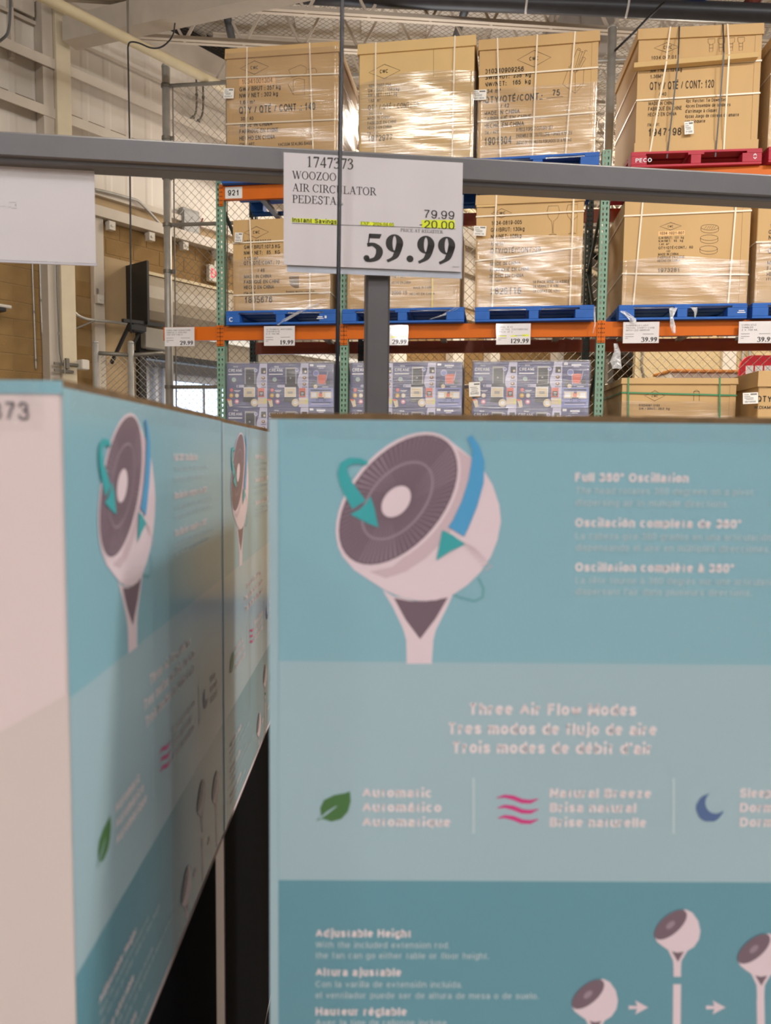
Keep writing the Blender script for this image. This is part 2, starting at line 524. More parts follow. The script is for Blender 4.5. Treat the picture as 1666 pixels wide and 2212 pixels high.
def serif_set(T, N):
    """a high-contrast serif alphabet (capitals and figures), cap height 1"""
    G = {}

    def ring(cx, cy, a, b, t0=0, t1=360, tT=None, tN=None, n=28):
        tT, tN = tT or T, tN or N
        v, f = [], []
        for k in range(n + 1):
            t = math.radians(t0 + (t1 - t0) * k / n)
            v += [(cx + a * math.cos(t), cy + b * math.sin(t)), (cx + (a - tT) * math.cos(t), cy + (b - tN) * math.sin(t))]
        f = [(2 * k, 2 * k + 2, 2 * k + 3, 2 * k + 1) for k in range(n)]
        return v, f

    def rib(pts, t=None, n_=None, steps=7):
        t, n_ = t or T, n_ or N
        P = [Vector(p) for p in pts]
        c = []
        for i in range(len(P) - 1):
            p0, p1, p2, p3 = P[max(i - 1, 0)], P[i], P[i + 1], P[min(i + 2, len(P) - 1)]
            for k in range(steps):
                u = k / steps
                c.append(0.5 * ((2 * p1) + (p2 - p0) * u + (2 * p0 - 5 * p1 + 4 * p2 - p3) * u * u + (3 * p1 - p0 - 3 * p2 + p3) * u ** 3))
        c.append(P[-1])
        v = []
        for i, p in enumerate(c):
            d = (c[min(i + 1, len(c) - 1)] - c[max(i - 1, 0)]).normalized()
            w = (n_ + (t - n_) * abs(d.y) ** 1.6) / 2
            v += [(p.x - d.y * w, p.y + d.x * w), (p.x + d.y * w, p.y - d.x * w)]
        return v, [(2 * i, 2 * i + 1, 2 * i + 3, 2 * i + 2) for i in range(len(c) - 1)]

    def pg(*p):
        return list(p), [tuple(range(len(p)))]

    def rc(x0, y0, x1, y1):
        return pg((x0, y0), (x1, y0), (x1, y1), (x0, y1))

    def disc(x, y, r):
        return pg(*[(x + r * math.cos(k * math.pi / 7), y + r * math.sin(k * math.pi / 7)) for k in range(14)])

    def ser(x, y, w=0.2):
        s = N * 0.75
        return rc(x - w - T * 0.2, y if y < 0.5 else y - s, x + w + T * 0.2, y + s if y < 0.5 else y)

    def stem(x, y0=0, y1=1, t=None):
        t = t or T
        return rc(x - t / 2, y0, x + t / 2, y1)

    def diag(x0, y0, x1, y1, t):
        return pg((x0 - t / 2, y0), (x0 + t / 2, y0), (x1 + t / 2, y1), (x1 - t / 2, y1))

    def g(ch, adv, *ps):
        v, f = [], []
        for pv, pf in ps:
            o = len(v)
            v += [tuple(p) for p in pv]
            f += [tuple(i + o for i in q) for q in pf]
        G[ch] = (v, f, adv)
    sx = 0.24
    g('I', 0.50, stem(0.25), ser(0.25, 0), ser(0.25, 1))
    g('L', 0.92, stem(sx), ser(sx, 1), ser(sx, 0), rc(sx, 0, 0.86, N), pg((0.74, N), (0.86, 0), (0.91, 0.29), (0.87, 0.29)))
    arms = [rc(sx, 1 - N, 0.82, 1), pg((0.72, 1 - N), (0.82, 1), (0.84, 0.78), (0.80, 0.78)), rc(sx, 0.5, 0.6, 0.5 + N), pg((0.58, 0.37), (0.62, 0.37), (0.62, 0.67), (0.58, 0.67))]
    g('E', 0.93, stem(sx), ser(sx, 0), ser(sx, 1), rc(sx, 0, 0.86, N), pg((0.74, N), (0.86, 0), (0.90, 0.27), (0.86, 0.27)), *arms)
    g('T', 0.92, stem(0.46), ser(0.46, 0), rc(0.05, 1 - N, 0.87, 1), pg((0.05, 1), (0.15, 1 - N), (0.07, 0.76), (0.03, 0.76)), pg((0.87, 1), (0.77, 1 - N), (0.85, 0.76), (0.89, 0.76)))
    bowl = [rc(sx, 1 - N, 0.46, 1), rc(sx, 0.47, 0.46, 0.47 + N), ring(0.44, 0.735, 0.37, 0.265, -90, 90)]
    g('P', 0.84, stem(sx), ser(sx, 0), ser(sx, 1), *bowl)
    g('R', 1.0, stem(sx), ser(sx, 0), ser(sx, 1), *bowl, diag(0.92, 0, 0.50, 0.49, T * 1.15), ser(0.93, 0, 0.06))
    g('D', 1.09, stem(sx), ser(sx, 0), ser(sx, 1), rc(sx, 1 - N, 0.46, 1), rc(sx, 0, 0.46, N), ring(0.45, 0.5, 0.56, 0.5, -90, 90))
    g('O', 1.09, ring(0.545, 0.5, 0.49, 0.515))
    g('C', 1.0, ring(0.54, 0.5, 0.49, 0.515, 42, 322), pg((0.86, 0.70), (0.93, 0.70), (0.92, 0.98), (0.89, 0.98)))
    g('G', 1.09, ring(0.54, 0.5, 0.49, 0.515, 42, 322), pg((0.86, 0.70), (0.93, 0.70), (0.92, 0.98), (0.89, 0.98)), stem(0.88, 0.08, 0.42), ser(0.88, 0.42, 0.16))
    g('A', 1.08, diag(0.18, 0, 0.53, 1, N * 1.15), diag(0.86, 0, 0.52, 1.0, T * 1.12), rc(0.29, 0.33, 0.75, 0.33 + N), ser(0.16, 0, 0.11), ser(0.89, 0, 0.15))
    g('W', 1.42, diag(0.46, 0, 0.17, 1, T * 1.1), diag(0.47, 0, 0.76, 1, N * 1.15), diag(0.99, 0, 0.72, 1, T * 1.1), diag(1.0, 0, 1.28, 1, N * 1.15), ser(0.15, 1, 0.13), ser(0.70, 1, 0.13), ser(1.28, 1, 0.11))
    g('Z', 0.92, rc(0.1, 1 - N, 0.84, 1), rc(0.07, 0, 0.86, N), diag(0.16, 0, 0.75, 1, T * 1.2), pg((0.1, 1), (0.2, 1 - N), (0.11, 0.76), (0.07, 0.76)), pg((0.86, 0), (0.74, N), (0.86, 0.26), (0.9, 0.26)))
    g('U', 1.08, stem(0.26, 0.28), ser(0.26, 1), ser(0.86, 1, 0.12), stem(0.86, 0.3, 1, N * 1.2), rib([(0.26, 0.34), (0.30, 0.12), (0.54, 0.03), (0.78, 0.12), (0.86, 0.34)], T, N * 1.3))
    g('S', 0.84, rib([(0.68, 0.74), (0.60, 0.92), (0.42, 0.99), (0.22, 0.92), (0.19, 0.74), (0.40, 0.56), (0.62, 0.42), (0.66, 0.22), (0.52, 0.05), (0.34, 0.01), (0.18, 0.10), (0.12, 0.30)], T * 0.85, T * 0.62), rc(0.66, 0.70, 0.70, 0.99), rc(0.09, 0.01, 0.13, 0.33))
    g('X', 1.08, diag(0.88, 0, 0.2, 1, T * 1.15), diag(0.16, 0, 0.84, 1, N * 1.15), ser(0.17, 0, 0.13), ser(0.9, 0, 0.14), ser(0.19, 1, 0.14), ser(0.86, 1, 0.12))
    da = 0.755
    g('0', da, ring(0.378, 0.5, 0.335, 0.51))
    g('1', da, stem(0.40), ser(0.40, 0, 0.16), pg((0.16, 0.86), (0.34, 0.90), (0.40 + T / 2, 1.01), (0.36, 0.99)))
    g('2', da, rib([(0.07, 0.71), (0.15, 0.90), (0.34, 0.985), (0.54, 0.87), (0.555, 0.66), (0.40, 0.38), (0.10, 0.05)], T, N * 1.2), pg((0.05, 0.0), (0.62, 0.0), (0.70, 0.22), (0.665, 0.22), (0.60, 0.13), (0.14, 0.13)))
    g('3', da, rib([(0.09, 0.78), (0.20, 0.95), (0.36, 0.985), (0.525, 0.86), (0.50, 0.68), (0.26, 0.53)], T, N * 1.2), rib([(0.26, 0.53), (0.50, 0.49), (0.59, 0.30), (0.48, 0.08), (0.26, 0.01), (0.08, 0.06)], T, N * 1.3), disc(0.11, 0.075, T * 0.42))
    g('4', da, stem(0.52), rc(0.04, 0.24, 0.71, 0.24 + N * 1.9), pg((0.04, 0.26), (0.12, 0.26), (0.56, 1.0), (0.49, 1.0)))
    g('5', da, pg((0.20, 0.83), (0.60, 0.83), (0.66, 1.0), (0.22, 1.0)), pg((0.16, 0.55), (0.20, 0.56), (0.27, 0.98), (0.215, 1.0)), rib([(0.15, 0.57), (0.36, 0.60), (0.55, 0.47), (0.585, 0.28), (0.47, 0.08), (0.24, 0.0), (0.10, 0.05)], T, T * 0.5), disc(0.13, 0.085, T * 0.45))
    six = [ring(0.385, 0.32, 0.315, 0.335), rib([(0.075 + T / 2, 0.32), (0.13 + T / 2, 0.58), (0.32 + T / 4, 0.84), (0.64, 1.0)], T, N * 0.8)]
    g('6', da, *six)
    g('9', da, *[([(0.755 - x, 1 - y) for x, y in v], f) for v, f in six])
    g('7', da, pg((0.10, 0.84), (0.68, 0.90), (0.68, 1.0), (0.14, 1.0)), diag(0.30, 0, 0.63, 0.93, T * 0.85), pg((0.10, 0.84), (0.14, 1), (0.1, 1), (0.05, 0.78)))
    g('8', da, ring(0.378, 0.74, 0.27, 0.265), ring(0.378, 0.27, 0.32, 0.285))
    g('.', 0.378, disc(0.18, T * 0.5, T * 0.52))
    g('-', 0.5, rc(0.06, 0.3, 0.42, 0.38))
    return G


SERIF = serif_set(0.145, 0.05)
SERIFB = serif_set(0.245, 0.06)


def text(mb, s, x, z, h, font, width=None, align='l', y=0.0, mi=0, track=0.0):
    """lettering in the x-z plane: cap height h, optional total width, baseline at (x, z)"""
    adv = []
    for ch in s:
        adv.append((0.42 if ch == ' ' else font[ch][2] if ch in font else 0.5) + track)
    tot = max(sum(adv), 1e-6) * h
    sxx = (width / tot) if width else 1.0
    cx = x - (tot * sxx * (0.5 if align == 'c' else 1.0 if align == 'r' else 0.0))
    for ch, a in zip(s, adv):
        if ch in font and ch != ' ':
            v, f, _ = font[ch]
            mb.add([(cx + p[0] * h * sxx, y, z + p[1] * h) for p in v], f, mi)
        cx += a * h * sxx
    return mb

# ------------------------------------------------------------------ frames of the place
WL = Frame((-4.28, 8.8, 0.0), math.atan2(0.78, 0.625))        # long outer wall, x runs along it, -y is the room
_ro = at_y(819, 983, 7.39)
RK = Frame((_ro.x, _ro.y, 0.0), math.radians(-8))             # pallet racking, y = 0 is the face of its front beams
LV1, LV2 = 2.846, 4.222                                       # tops of the two beam levels
RD = 1.07                                                     # depth of the racking

M_white = mat('painted_white_steel', (196, 184, 168), 0.5, var=0.06, vscale=3)
M_panel = mat('wall_sheet', (222, 212, 198), 0.55, var=0.05, vscale=1.5, stretch=(1, 1, 0.2))
M_girtband = mat('girt_brown', (150, 135, 118), 0.8, var=0.12, vscale=5)
M_cream = mat('cream_paint', (210, 194, 158), 0.55, var=0.05)
M_block = mat('tan_block', (142, 112, 68), 0.9, var=0.10, vscale=5, bump=0.3, bscale=60)
M_mortar = mat('mortar', (152, 124, 82), 0.9, var=0.06)
M_block2 = mat('cream_block', (214, 192, 150), 0.85, var=0.06, vscale=4)
M_mortar2 = mat('cream_mortar', (220, 204, 168), 0.9)
M_galv = mat('galvanised_steel', (176, 172, 164), 0.42, metal=0.35, var=0.12, vscale=9)
M_galvd = mat('dull_galvanised', (128, 122, 112), 0.5, metal=0.5, var=0.1)
M_black = mat('black_steel', (26, 26, 28), 0.45, var=0.2)
M_tan = mat('tan_board', (172, 146, 108), 0.7, var=0.06, vscale=2)
M_hood = mat('roll_hood', (168, 156, 138), 0.5, var=0.07)
M_deck = mat('roof_deck', (206, 196, 182), 0.7, var=0.10, vscale=0.8, bump=0.3, bscale=5)

# floor
put('floor', MB().add([(-14, -22, 0), (40, -22, 0), (40, 44, 0), (-14, 44, 0)], [(0, 1, 2, 3)]),
    mat('polished_concrete', (150, 143, 134), 0.35, var=0.10, vscale=1.5), kind='structure')
# ceiling deck with ribs, insulation netting and joists below it
ZD = 7.42
ceil = MB()
ceil.box(-14, -22, ZD + 0.06, 40, 44, ZD + 0.12)
for k in range(52):
    x = -12 + k * 0.9
    ceil.box(x, 4, ZD, x + 0.5, 40, ZD + 0.062)
ceiling = put('ceiling', ceil, M_deck, kind='structure')
net = MB()
for k in range(-150, 320):
    for sg in (1, -1):
        a = k * 0.095
        p0, p1 = Vector((a, 7.5, ZD - 0.10)), Vector((a + sg * 13, 20.5, ZD - 0.10))
        if max(p0.x, p1.x) < -5 or min(p0.x, p1.x) > 14:
            continue
        net.beam(p0, p1, 0.0032, 0.0032)
put('insulation_netting', net, M_galvd, ceiling, kind='stuff')

JA = math.radians(4.5)
jx, jy = Vector((math.cos(JA), math.sin(JA), 0)), Vector((-math.sin(JA), math.cos(JA), 0))


def joist(d, detail):
    o = Vector((0, d, 0))
    zb, zt = 6.62, 7.28
    a0 = -8.8 + (d - 9) * 0.8
    a0 = max(a0, -4.28 + (d - 8.8) * 0.8 + 0.35)
    a1 = a0 + 17 + (d - 9) * 0.7
    root = thing('roof_joist', None, None)
    root.parent = ceiling
    P = lambda a, z: o + jx * a + Vector((0, 0, z))
    bot, top = MB(), MB()
    for s in (-0.035, 0.035):
        bot.beam(P(a0, zb) + jy * s, P(a1, zb) + jy * s, 0.05, 0.012)
        bot.beam(P(a0, zb + 0.03) + jy * s * 0.4, P(a1, zb + 0.03) + jy * s * 0.4, 0.012, 0.06)
        top.beam(P(a0, zt) + jy * s, P(a1, zt) + jy * s, 0.05, 0.012)
        top.beam(P(a0, zt - 0.03) + jy * s * 0.4, P(a1, zt - 0.03) + jy * s * 0.4, 0.012, 0.06)
    put('bottom_chord', bot, M_white, root)
    put('top_chord', top, M_white, root)
    n = int((a1 - a0) / 0.36)
    rest = MB()
    for k in range(n):
        za, zc = (zb, zt) if k % 2 == 0 else (zt, zb)
        a, b = P(a0 + k * 0.36, za), P(a0 + (k + 1) * 0.36, zc)
        if detail:
            put('web_bar', MB().beam(a, b, 0.03, 0.03), M_white, root)
        else:
            rest.beam(a, b, 0.03, 0.03)
    if not detail:
        put('web_bars', rest, M_white, root, kind='stuff')


for i, d in enumerate((9.0, 9.75, 10.8, 11.8, 12.9, 14.0, 15.3, 16.7, 18.2, 20, 22, 24.5)):
    joist(d, i < 2)

# ------------------------------------------------------------------ the long outer wall
wall = thing('wall_left', None, None, WL, kind='structure')
put('masonry_core', MB().box(-3, 0.0, 0, 1.1, 0.19, 4.5).box(1.1, 0.0, 3.9, 6.1, 0.19, 4.5).box(6.1, 0.0, 0, 34, 0.19, 4.5), M_mortar, wall)
blk = MB().bbox(0.005, -0.006, 0.005, 0.395, 0.05, 0.195, 0.004).mesh('block', M_block)
far_blocks = MB()
for r in range(22):
    z = 0.1 + r * 0.2
    for k in range(-8, 86):
        x = k * 0.4 + (0.2 if r % 2 else 0.0)
        if (x < 1.1 < x + 0.4 or 1.1 <= x < 6.1 or x < 6.1 < x + 0.4) and z < 3.9:
            continue
        if -2.0 < x < 8.8 and z > 2.2:
            o = put('block', blk, None, wall)
            o.location = (x, 0, z)
        elif x >= 8.8 and z > 1.6:
            far_blocks.bbox(x + 0.005, -0.006, z + 0.005, x + 0.395, 0.01, z + 0.195, 0.004)
put('distant_blocks', far_blocks, M_block, wall, kind='stuff')
put('channel_band', MB().box(-3, -0.16, 4.50, 34, 0.1, 4.63), M_white, wall)
put('timber_band', MB().box(-3, -0.03, 4.63, 34, 0.1, 4.77), M_tan, wall)
put('flashing', MB().box(-3, -0.10, 4.77, 34, 0.1, 4.84), M_white, wall)
sheet = MB().box(-3, 0.0, 4.84, 34, 0.06, 6.95)
for k in range(120):
    x = -3 + k * 0.3
    sheet.add([(x, 0, 4.84), (x + 0.03, -0.006, 4.84), (x + 0.09, -0.006, 4.84), (x + 0.12, 0, 4.84),
               (x, 0, 6.95), (x + 0.03, -0.006, 6.95), (x + 0.09, -0.006, 6.95), (x + 0.12, 0, 6.95)],
              [(0, 1, 5, 4), (1, 2, 6, 5), (2, 3, 7, 6)])
put('wall_sheet', sheet, M_panel, wall)
for z, dp in ((6.10, 0.22), (5.55, 0.20), (6.52, 0.05)):
    g = MB()
    g.box(-3, -dp, z, 34, 0, z + 0.012)
    g.box(-3, -dp - 0.012, z - (0.10 if dp > 0.1 else 0.03), 34, -dp, z + 0.012)
    put('wall_girt', g, M_white, wall)
    if dp > 0.1:
        put('girt_band', MB().box(-3, -0.004, z + 0.012, 34, 0, z + 0.12), M_girtband, wall)  # brown band on the sheet just above the girt
put('eave_strut', MB().box(-3, -0.18, 6.88, 34, 0.06, 7.16), M_white, wall)
put('eave_insulation', MB().box(-3, -0.02, 7.16, 34, 0.12, ZD + 0.06), mat('dark_felt', (58, 54, 50), 0.9), wall)  # dark insulation strip between wall sheet and deck
# columns standing against it
put('column', MB().bbox(0.46, -0.26, 0, 0.64, -0.02, 6.75, 0.006), mat('column_paint', (206, 192, 164), 0.5, var=0.04), wall)
put('column', MB().box(0.33, -0.20, 0, 0.455, -0.03, 6.75), M_white, wall)
put('column', MB().bbox(0.98, -0.10, 0, 1.12, -0.01, 4.5, 0.004), M_white, wall)
for x in (7.0, 9.05, 10.6, 14.0, 17.5):
    put('column', MB().bbox(x, -0.2, 0, x + 0.42, -0.01, 4.5, 0.004), mat('white_post_paint', (226, 218, 204), 0.5), wall)
put('bracket_plate', MB().box(0.02, -0.10, 6.55, 0.30, -0.08, 6.9).box(0.02, -0.10, 6.0, 0.06, -0.02, 6.9), M_white, wall)
# board beside the roller door, lining of the door opening
put('door_board', MB().box(1.13, -0.03, 1.0, 1.60, 0.02, 4.06), M_tan, wall)
for z in (3.98, 3.55, 3.17, 2.78):
    put('board_notch', MB().box(1.135, -0.045, z - 0.10, 1.155, -0.029, z + 0.05), M_black, wall)
for x, z in ((1.16, 4.36), (1.74, 4.36), (2.28, 4.36), (2.85, 4.36), (3.2, 4.36), (0.98, 3.42)):
    b = MB().box(x, -0.17, z + 0.01, x + 0.085, -0.08, z + 0.115)
    b.box(x + 0.025, -0.10, z + 0.1, x + 0.06, -0.02, z + 0.2)
    b.tube([(x + 0.042, -0.171, z + 0.06), (x + 0.042, -0.18, z + 0.06)], 0.016, 10)
    put('door_sensor', b, mat('sensor_plastic', (205, 198, 186), 0.5), label='small white box sensor on a stub bracket' if z > 4 else None, parent=wall)

# roller door: black end plate, curved hood, shutter, bottom lintel; bright entrance behind
door = thing('door_1', None, None, WL, kind='structure')
put('end_plate', MB().box(1.47, -0.50, 3.20, 1.50, -0.02, 4.0).box(1.50, -0.30, 3.45, 1.56, -0.08, 3.75), M_black, door)
pr = [(0.0, 3.95), (-0.10, 3.93), (-0.24, 3.86), (-0.33, 3.74), (-0.36, 3.58), (-0.33, 3.42), (-0.25, 3.32), (0.0, 3.28)]
hood = MB()
n = len(pr)
hood.add([(1.50, y, z) for y, z in pr] + [(6.1, y, z) for y, z in pr],
         [(i, i + 1, n + i + 1, n + i) for i in range(n - 1)] + [tuple(range(n)), tuple(range(2 * n - 1, n - 1, -1))])
put('shutter_hood', hood, M_hood, door)
put('hood_flange', MB().box(1.50, -0.14, 3.93, 6.1, 0, 3.97), M_cream, door)
put('daylight_glow_strip', MB().box(2.55, -0.08, 3.20, 6.1, -0.02, 3.28), mat('strip_glow', (250, 246, 236), 0.5, emit=0.55), door)  # glow painted into the strip for daylight above the shutter
put('shutter_panel', MB().box(1.60, 0.0, 2.92, 6.1, 0.05, 3.30), M_hood, door)
put('motor_cover', MB().bbox(1.62, -0.22, 2.95, 2.02, 0, 3.22, 0.01), mat('motor_grey', (150, 144, 134), 0.5), door)
put('lintel', MB().box(1.55, -0.06, 2.85, 6.1, 0.05, 2.92), M_black, door)
put('side_guide', MB().box(1.60, -0.12, 0.0, 1.70, 0.0, 3.2), M_black, door)
put('entrance_lining', MB().box(1.7, 0.30, 0, 6.1, 0.34, 2.86).box(1.62, 0, 0, 1.7, 0.34, 2.86).box(6.1, 0, 0, 6.18, 0.34, 2.86), mat('lining_white', (214, 222, 236), 0.5), door)
for x in (1.78, 1.93, 2.08, 2.22):
    put('lining_rib', MB().bbox(x, 0.24, 1.0, x + 0.06, 0.301, 2.78, 0.008), mat('lining_white', (214, 222, 236), 0.5), door)
# daylight window in the entrance
win = thing('window_1', None, None, WL, kind='structure')
x0, x1, z0, z1 = 2.36, 5.8, 1.2, 2.60
M_wf = mat('window_frame_white', (206, 216, 232), 0.5)
put('window_frame', MB().box(x0 - 0.08, 0.22, z1, x1 + 0.08, 0.30, z1 + 0.10).box(x0 - 0.08, 0.22, z0, x0, 0.30, z1)
    .box(x1, 0.22, z0, x1 + 0.08, 0.30, z1).box(x0 - 0.08, 0.22, z0 - 0.08, x1 + 0.08, 0.30, z0), M_wf, win)
for k in range(1, 6):
    x = x0 + (x1 - x0) * k / 6
    put('muntin', MB().box(x - 0.012, 0.235, z0, x + 0.012, 0.28, z1), M_galvd, win)
put('muntin', MB().box(x0, 0.235, 2.08, x1, 0.28, 2.105), M_galvd, win)
M_day = mat('daylit_pane', (206, 226, 255), 0.2, emit=2.2)
for k in range(6):
    xa, xb = x0 + (x1 - x0) * k / 6, x0 + (x1 - x0) * (k + 1) / 6
    for za, zb in ((z0, 2.09), (2.09, z1)):
        put('pane', MB().box(xa, 0.265, za, xb, 0.27, zb), M_day, win)

# steel between wall and roof
a = WL.w(0.47, -0.20, 0)
A = at_y(150, 72, a.y)
put('trim_1', MB().beam(A, A + Vector((0.94, -0.34, 0.0)) * 6.0, 0.22, 0.27), mat('tie_beam_white', (188, 176, 160), 0.55, var=0.05), kind='structure')
# cream pipe running along the eave
GZ = WL.px(300, 97, -1.5).z
gp = [WL.w(x, -1.5, GZ) for x in (-3, 0, 3, 6, 12, 30)]
pipe = put('gas_pipe', MB().tube(gp, 0.055, 12), M_cream, smooth=True, label='long cream pipe running under the eave of the white wall', cat='pipe')
for px in (0.6, 3.2, 6.0):
    p = WL.w(px, -1.5, GZ)
    put('pipe_hanger', MB().beam(p, p + Vector((0, 0, 0.42)), 0.02, 0.02), M_galvd, pipe)

# cream block wall of the room behind the fence on the right
c0 = at_y(1372, 800, 18.0)
WB = Frame((c0.x, c0.y, 0), math.radians(-3))
wb = thing('wall_back', None, None, WB, kind='structure')
put('masonry_core', MB().box(0, 0, 0, 12, 0.2, 6.6), M_mortar2, wb)
blk2 = MB().bbox(0.005, -0.008, 0.005, 0.395, 0.02, 0.195, 0.004).mesh('block', M_block2)
for r in range(8, 27):
    for k in range(0, 12):
        xx = k * 0.4 + (0.2 if r % 2 else 0)
        o = put('block', blk2, None, wb)
        o.location = (xx, 0, 0.1 + r * 0.2)
put('column', MB().bbox(2.02, -0.12, 0, 2.34, -0.01, 6.6, 0.006), mat('white_post_paint', (226, 218, 204), 0.5), wb)
put('column', MB().bbox(3.3, -0.12, 0, 4.6, -0.01, 6.6, 0.006), mat('white_post_paint', (226, 218, 204), 0.5), wb)
q0 = WB.w(0.9, -0.06, 0)
q = [WB.w(WB.px(x, y, -0.05).x, -0.05, WB.px(x, y, -0.05).z) for x, y in ((1386, 700), (1388, 760), (1386, 790), (1394, 830), (1402, 900))]
put('grey_hose', MB().tube(q, 0.03, 8), M_galvd, label='grey hose drooping on the cream block wall behind the mesh fence', cat='hose')
for k in range(2):
    xx = 2.5 + k * 0.16
    t_ = MB().tube([WB.w(xx, -0.08, 1.6), WB.w(xx, -0.08, 5.5)], 0.035, 8)
    put('conduit', t_, M_galv, label='%s grey conduit of the pair on the cream block wall' % ('left' if k == 0 else 'right'), cat='conduit')

# ------------------------------------------------------------------ chain-link fences
def mesh_wires(mb, x0, x1, z0, z1, c=0.098, r=0.0030, y=0.0):
    """diamond mesh of straight diagonal wires clipped to a rectangle"""
    h = z1 - z0
    sl = 1.0
    for sg in (1, -1):
        k0, k1 = int((x0 - h * sl) / c) - 1, int((x1 + h * sl) / c) + 1
        for k in range(k0, k1 + 1):
            xa = k * c
            xb = xa + sg * h * sl
            za, zb = z0, z1
            t0, t1 = 0.0, 1.0
            for lim, s in ((x0, 1), (x1, -1)):
                fa, fb = (xa - lim) * s, (xb - lim) * s
                if fa < 0 and fb < 0:
                    t0, t1 = 1, 0
                    break
                if fa < 0:
                    t0 = max(t0, fa / (fa - fb))
                if fb < 0:
                    t1 = min(t1, fa / (fa - fb))
            if t1 - t0 < 0.01:
                continue
            P = lambda t: (xa + (xb - xa) * t, y + sg * 0.002, za + (zb - za) * t)
            mb.tube([P(t0), P(t1)], r, 3, cap=False)


def post(mb_name, parent, x, y, z1, r, cap=True):
    m = MB().tube([(x, y, 0), (x, y, z1)], r, 14)
    if cap:
        m.tube([(x, y, z1), (x, y, z1 + r * 0.5), (x, y, z1 + r * 0.9)], [r * 1.08, r * 0.95, r * 0.3], 14)
    return put(mb_name, m, M_galv, parent, smooth=True)


FY = 1.42
M_wire = mat('mesh_wire', (150, 142, 128), 0.45, metal=0.4)
fr = Frame(RK.w(0, FY, 0), RK.rz)
zt = fr.px(430, 182).z
f1 = thing('chain_link_fence', 'tall chain link fence of galvanised posts and rails behind the pallet racking', 'fence', fr)
xl = fr.px_z(365, 3.0)
post('fence_post', f1, xl, 0, fr.px(368, 145).z, 0.048)
xr = fr.px_z(1315, 5.0)
post('fence_post', f1, xr, 0, fr.px(1317, 62).z, 0.048)
post('fence_post', f1, 5.2, 0, zt + 0.3, 0.048)
zr = [zt, fr.px(430, 484).z, fr.px(420, 836).z]
for z in zr:
    put('fence_rail', MB().tube([(xl, 0, z), (5.2, 0, z)], 0.024, 8), M_galv, f1, smooth=True)
for z in (zt, zr[1], zr[2], zt - 0.6, zr[1] - 0.55, zr[1] + 0.55):
    put('fence_clamp', MB().tube([(xl, 0, z - 0.02), (xl, 0, z + 0.02)], 0.058, 12).box(xl + 0.04, -0.012, z - 0.02, xl + 0.10, 0.012, z + 0.02), M_galvd, f1)
put('tension_bar', MB().tube([(xl + 0.085, 0, 0.1), (xl + 0.085, 0, zt)], 0.009, 6), M_galvd, f1)
w_ = MB()
mesh_wires(w_, xl + 0.07, 5.2, 1.0, zt)
put('wire_mesh', w_, M_wire, f1, kind='stuff')
put('fence_stay', MB().tube([(fr.px_z(491, 5.0), -0.01, 1), (fr.px_z(491, 5.0), -0.01, zt)], 0.008, 6), M_galvd, f1)

ga, gb = at_y(207, 760, 8.15), at_y(352, 745, 8.42)
g2 = Frame((ga.x, ga.y, 0), math.atan2(gb.y - ga.y, gb.x - ga.x))
L2 = math.hypot(gb.x - ga.x, gb.y - ga.y)
f2 = thing('chain_link_gate', 'low chain link gate section between two short posts left of the racking', 'gate', g2)
post('gate_post', f2, 0.0, 0, g2.px(207, 741).z, 0.030)
xm = g2.px_z(283, 2.6)
post('gate_post', f2, xm, 0, g2.px(283, 742).z, 0.034)
zg = g2.px(250, 765).z
put('gate_rail', MB().tube([(0, 0, zg), (xm, 0, zg)], 0.022, 8), M_galvd, f2, smooth=True)
put('gate_rail', MB().tube([(xm, 0, zg), (L2, 0, zg + 0.04)], 0.022, 8), M_galvd, f2, smooth=True)
w_ = MB()
mesh_wires(w_, 0.05, L2 - 0.02, 1.0, zg, c=0.07)
put('wire_mesh', w_, M_wire, f2, kind='stuff')

# ------------------------------------------------------------------ pallet racking
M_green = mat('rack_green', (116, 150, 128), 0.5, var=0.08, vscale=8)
M_greenshade = mat('rack_green_shaded', (44, 60, 54), 0.5, var=0.1)  # rack green darkened to paint in the shade at the rear
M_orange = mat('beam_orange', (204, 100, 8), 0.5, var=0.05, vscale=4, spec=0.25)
M_rearbeam = mat('rear_beam_orange', (158, 74, 34), 0.45, var=0.08)  # darker, redder orange for the rear beams
rack = thing('pallet_rack', 'tall pallet rack with green perforated columns and orange beams', 'rack', RK)


def column_mesh(z1, cw=0.08, cd=0.07):
    """channel column with two rows of real holes in its face"""
    m = MB()
    xs = [0, 0.016, 0.030, cw - 0.030, cw - 0.016, cw]
    pitch, hh = 0.0508, 0.026
    n = int(z1 / pitch)
    for k in range(n):
        za, zb = k * pitch, (k + 1) * pitch
        h0, h1 = za + 0.012, za + 0.012 + hh
        for i in range(5):
            xa, xb = xs[i], xs[i + 1]
            if i in (1, 3):
                m.add([(xa, 0, za), (xb, 0, za), (xb - 0.003, 0, h0), (xa + 0.003, 0, h0)], [(0, 1, 2, 3)])
                m.add([(xa, 0, h1), (xb, 0, h1), (xb, 0, zb), (xa, 0, zb)], [(0, 1, 2, 3)])
                m.add([(xa, 0, za), (xa + 0.003, 0, h0), (xa, 0, h1)], [(0, 1, 2)])
                m.add([(xb, 0, za), (xb - 0.003, 0, h0), (xb, 0, h1)], [(0, 2, 1)])
            else:
                m.add([(xa, 0, za), (xb, 0, za), (xb, 0, zb), (xa, 0, zb)], [(0, 1, 2, 3)])
    m.add([(0, 0, 0), (0, cd, 0), (0, cd, z1), (0, 0, z1)], [(0, 1, 2, 3)])
    m.add([(cw, 0, 0), (cw, cd, 0), (cw, cd, z1), (cw, 0, z1)], [(0, 1, 2, 3)])
    m.box(0, cd, 0, 0.02, cd + 0.004, z1).box(cw - 0.02, cd, 0, cw, cd + 0.004, z1)
    m.box(-0.03, -0.03, 0, cw + 0.03, cd + 0.03, 0.008)
    return m


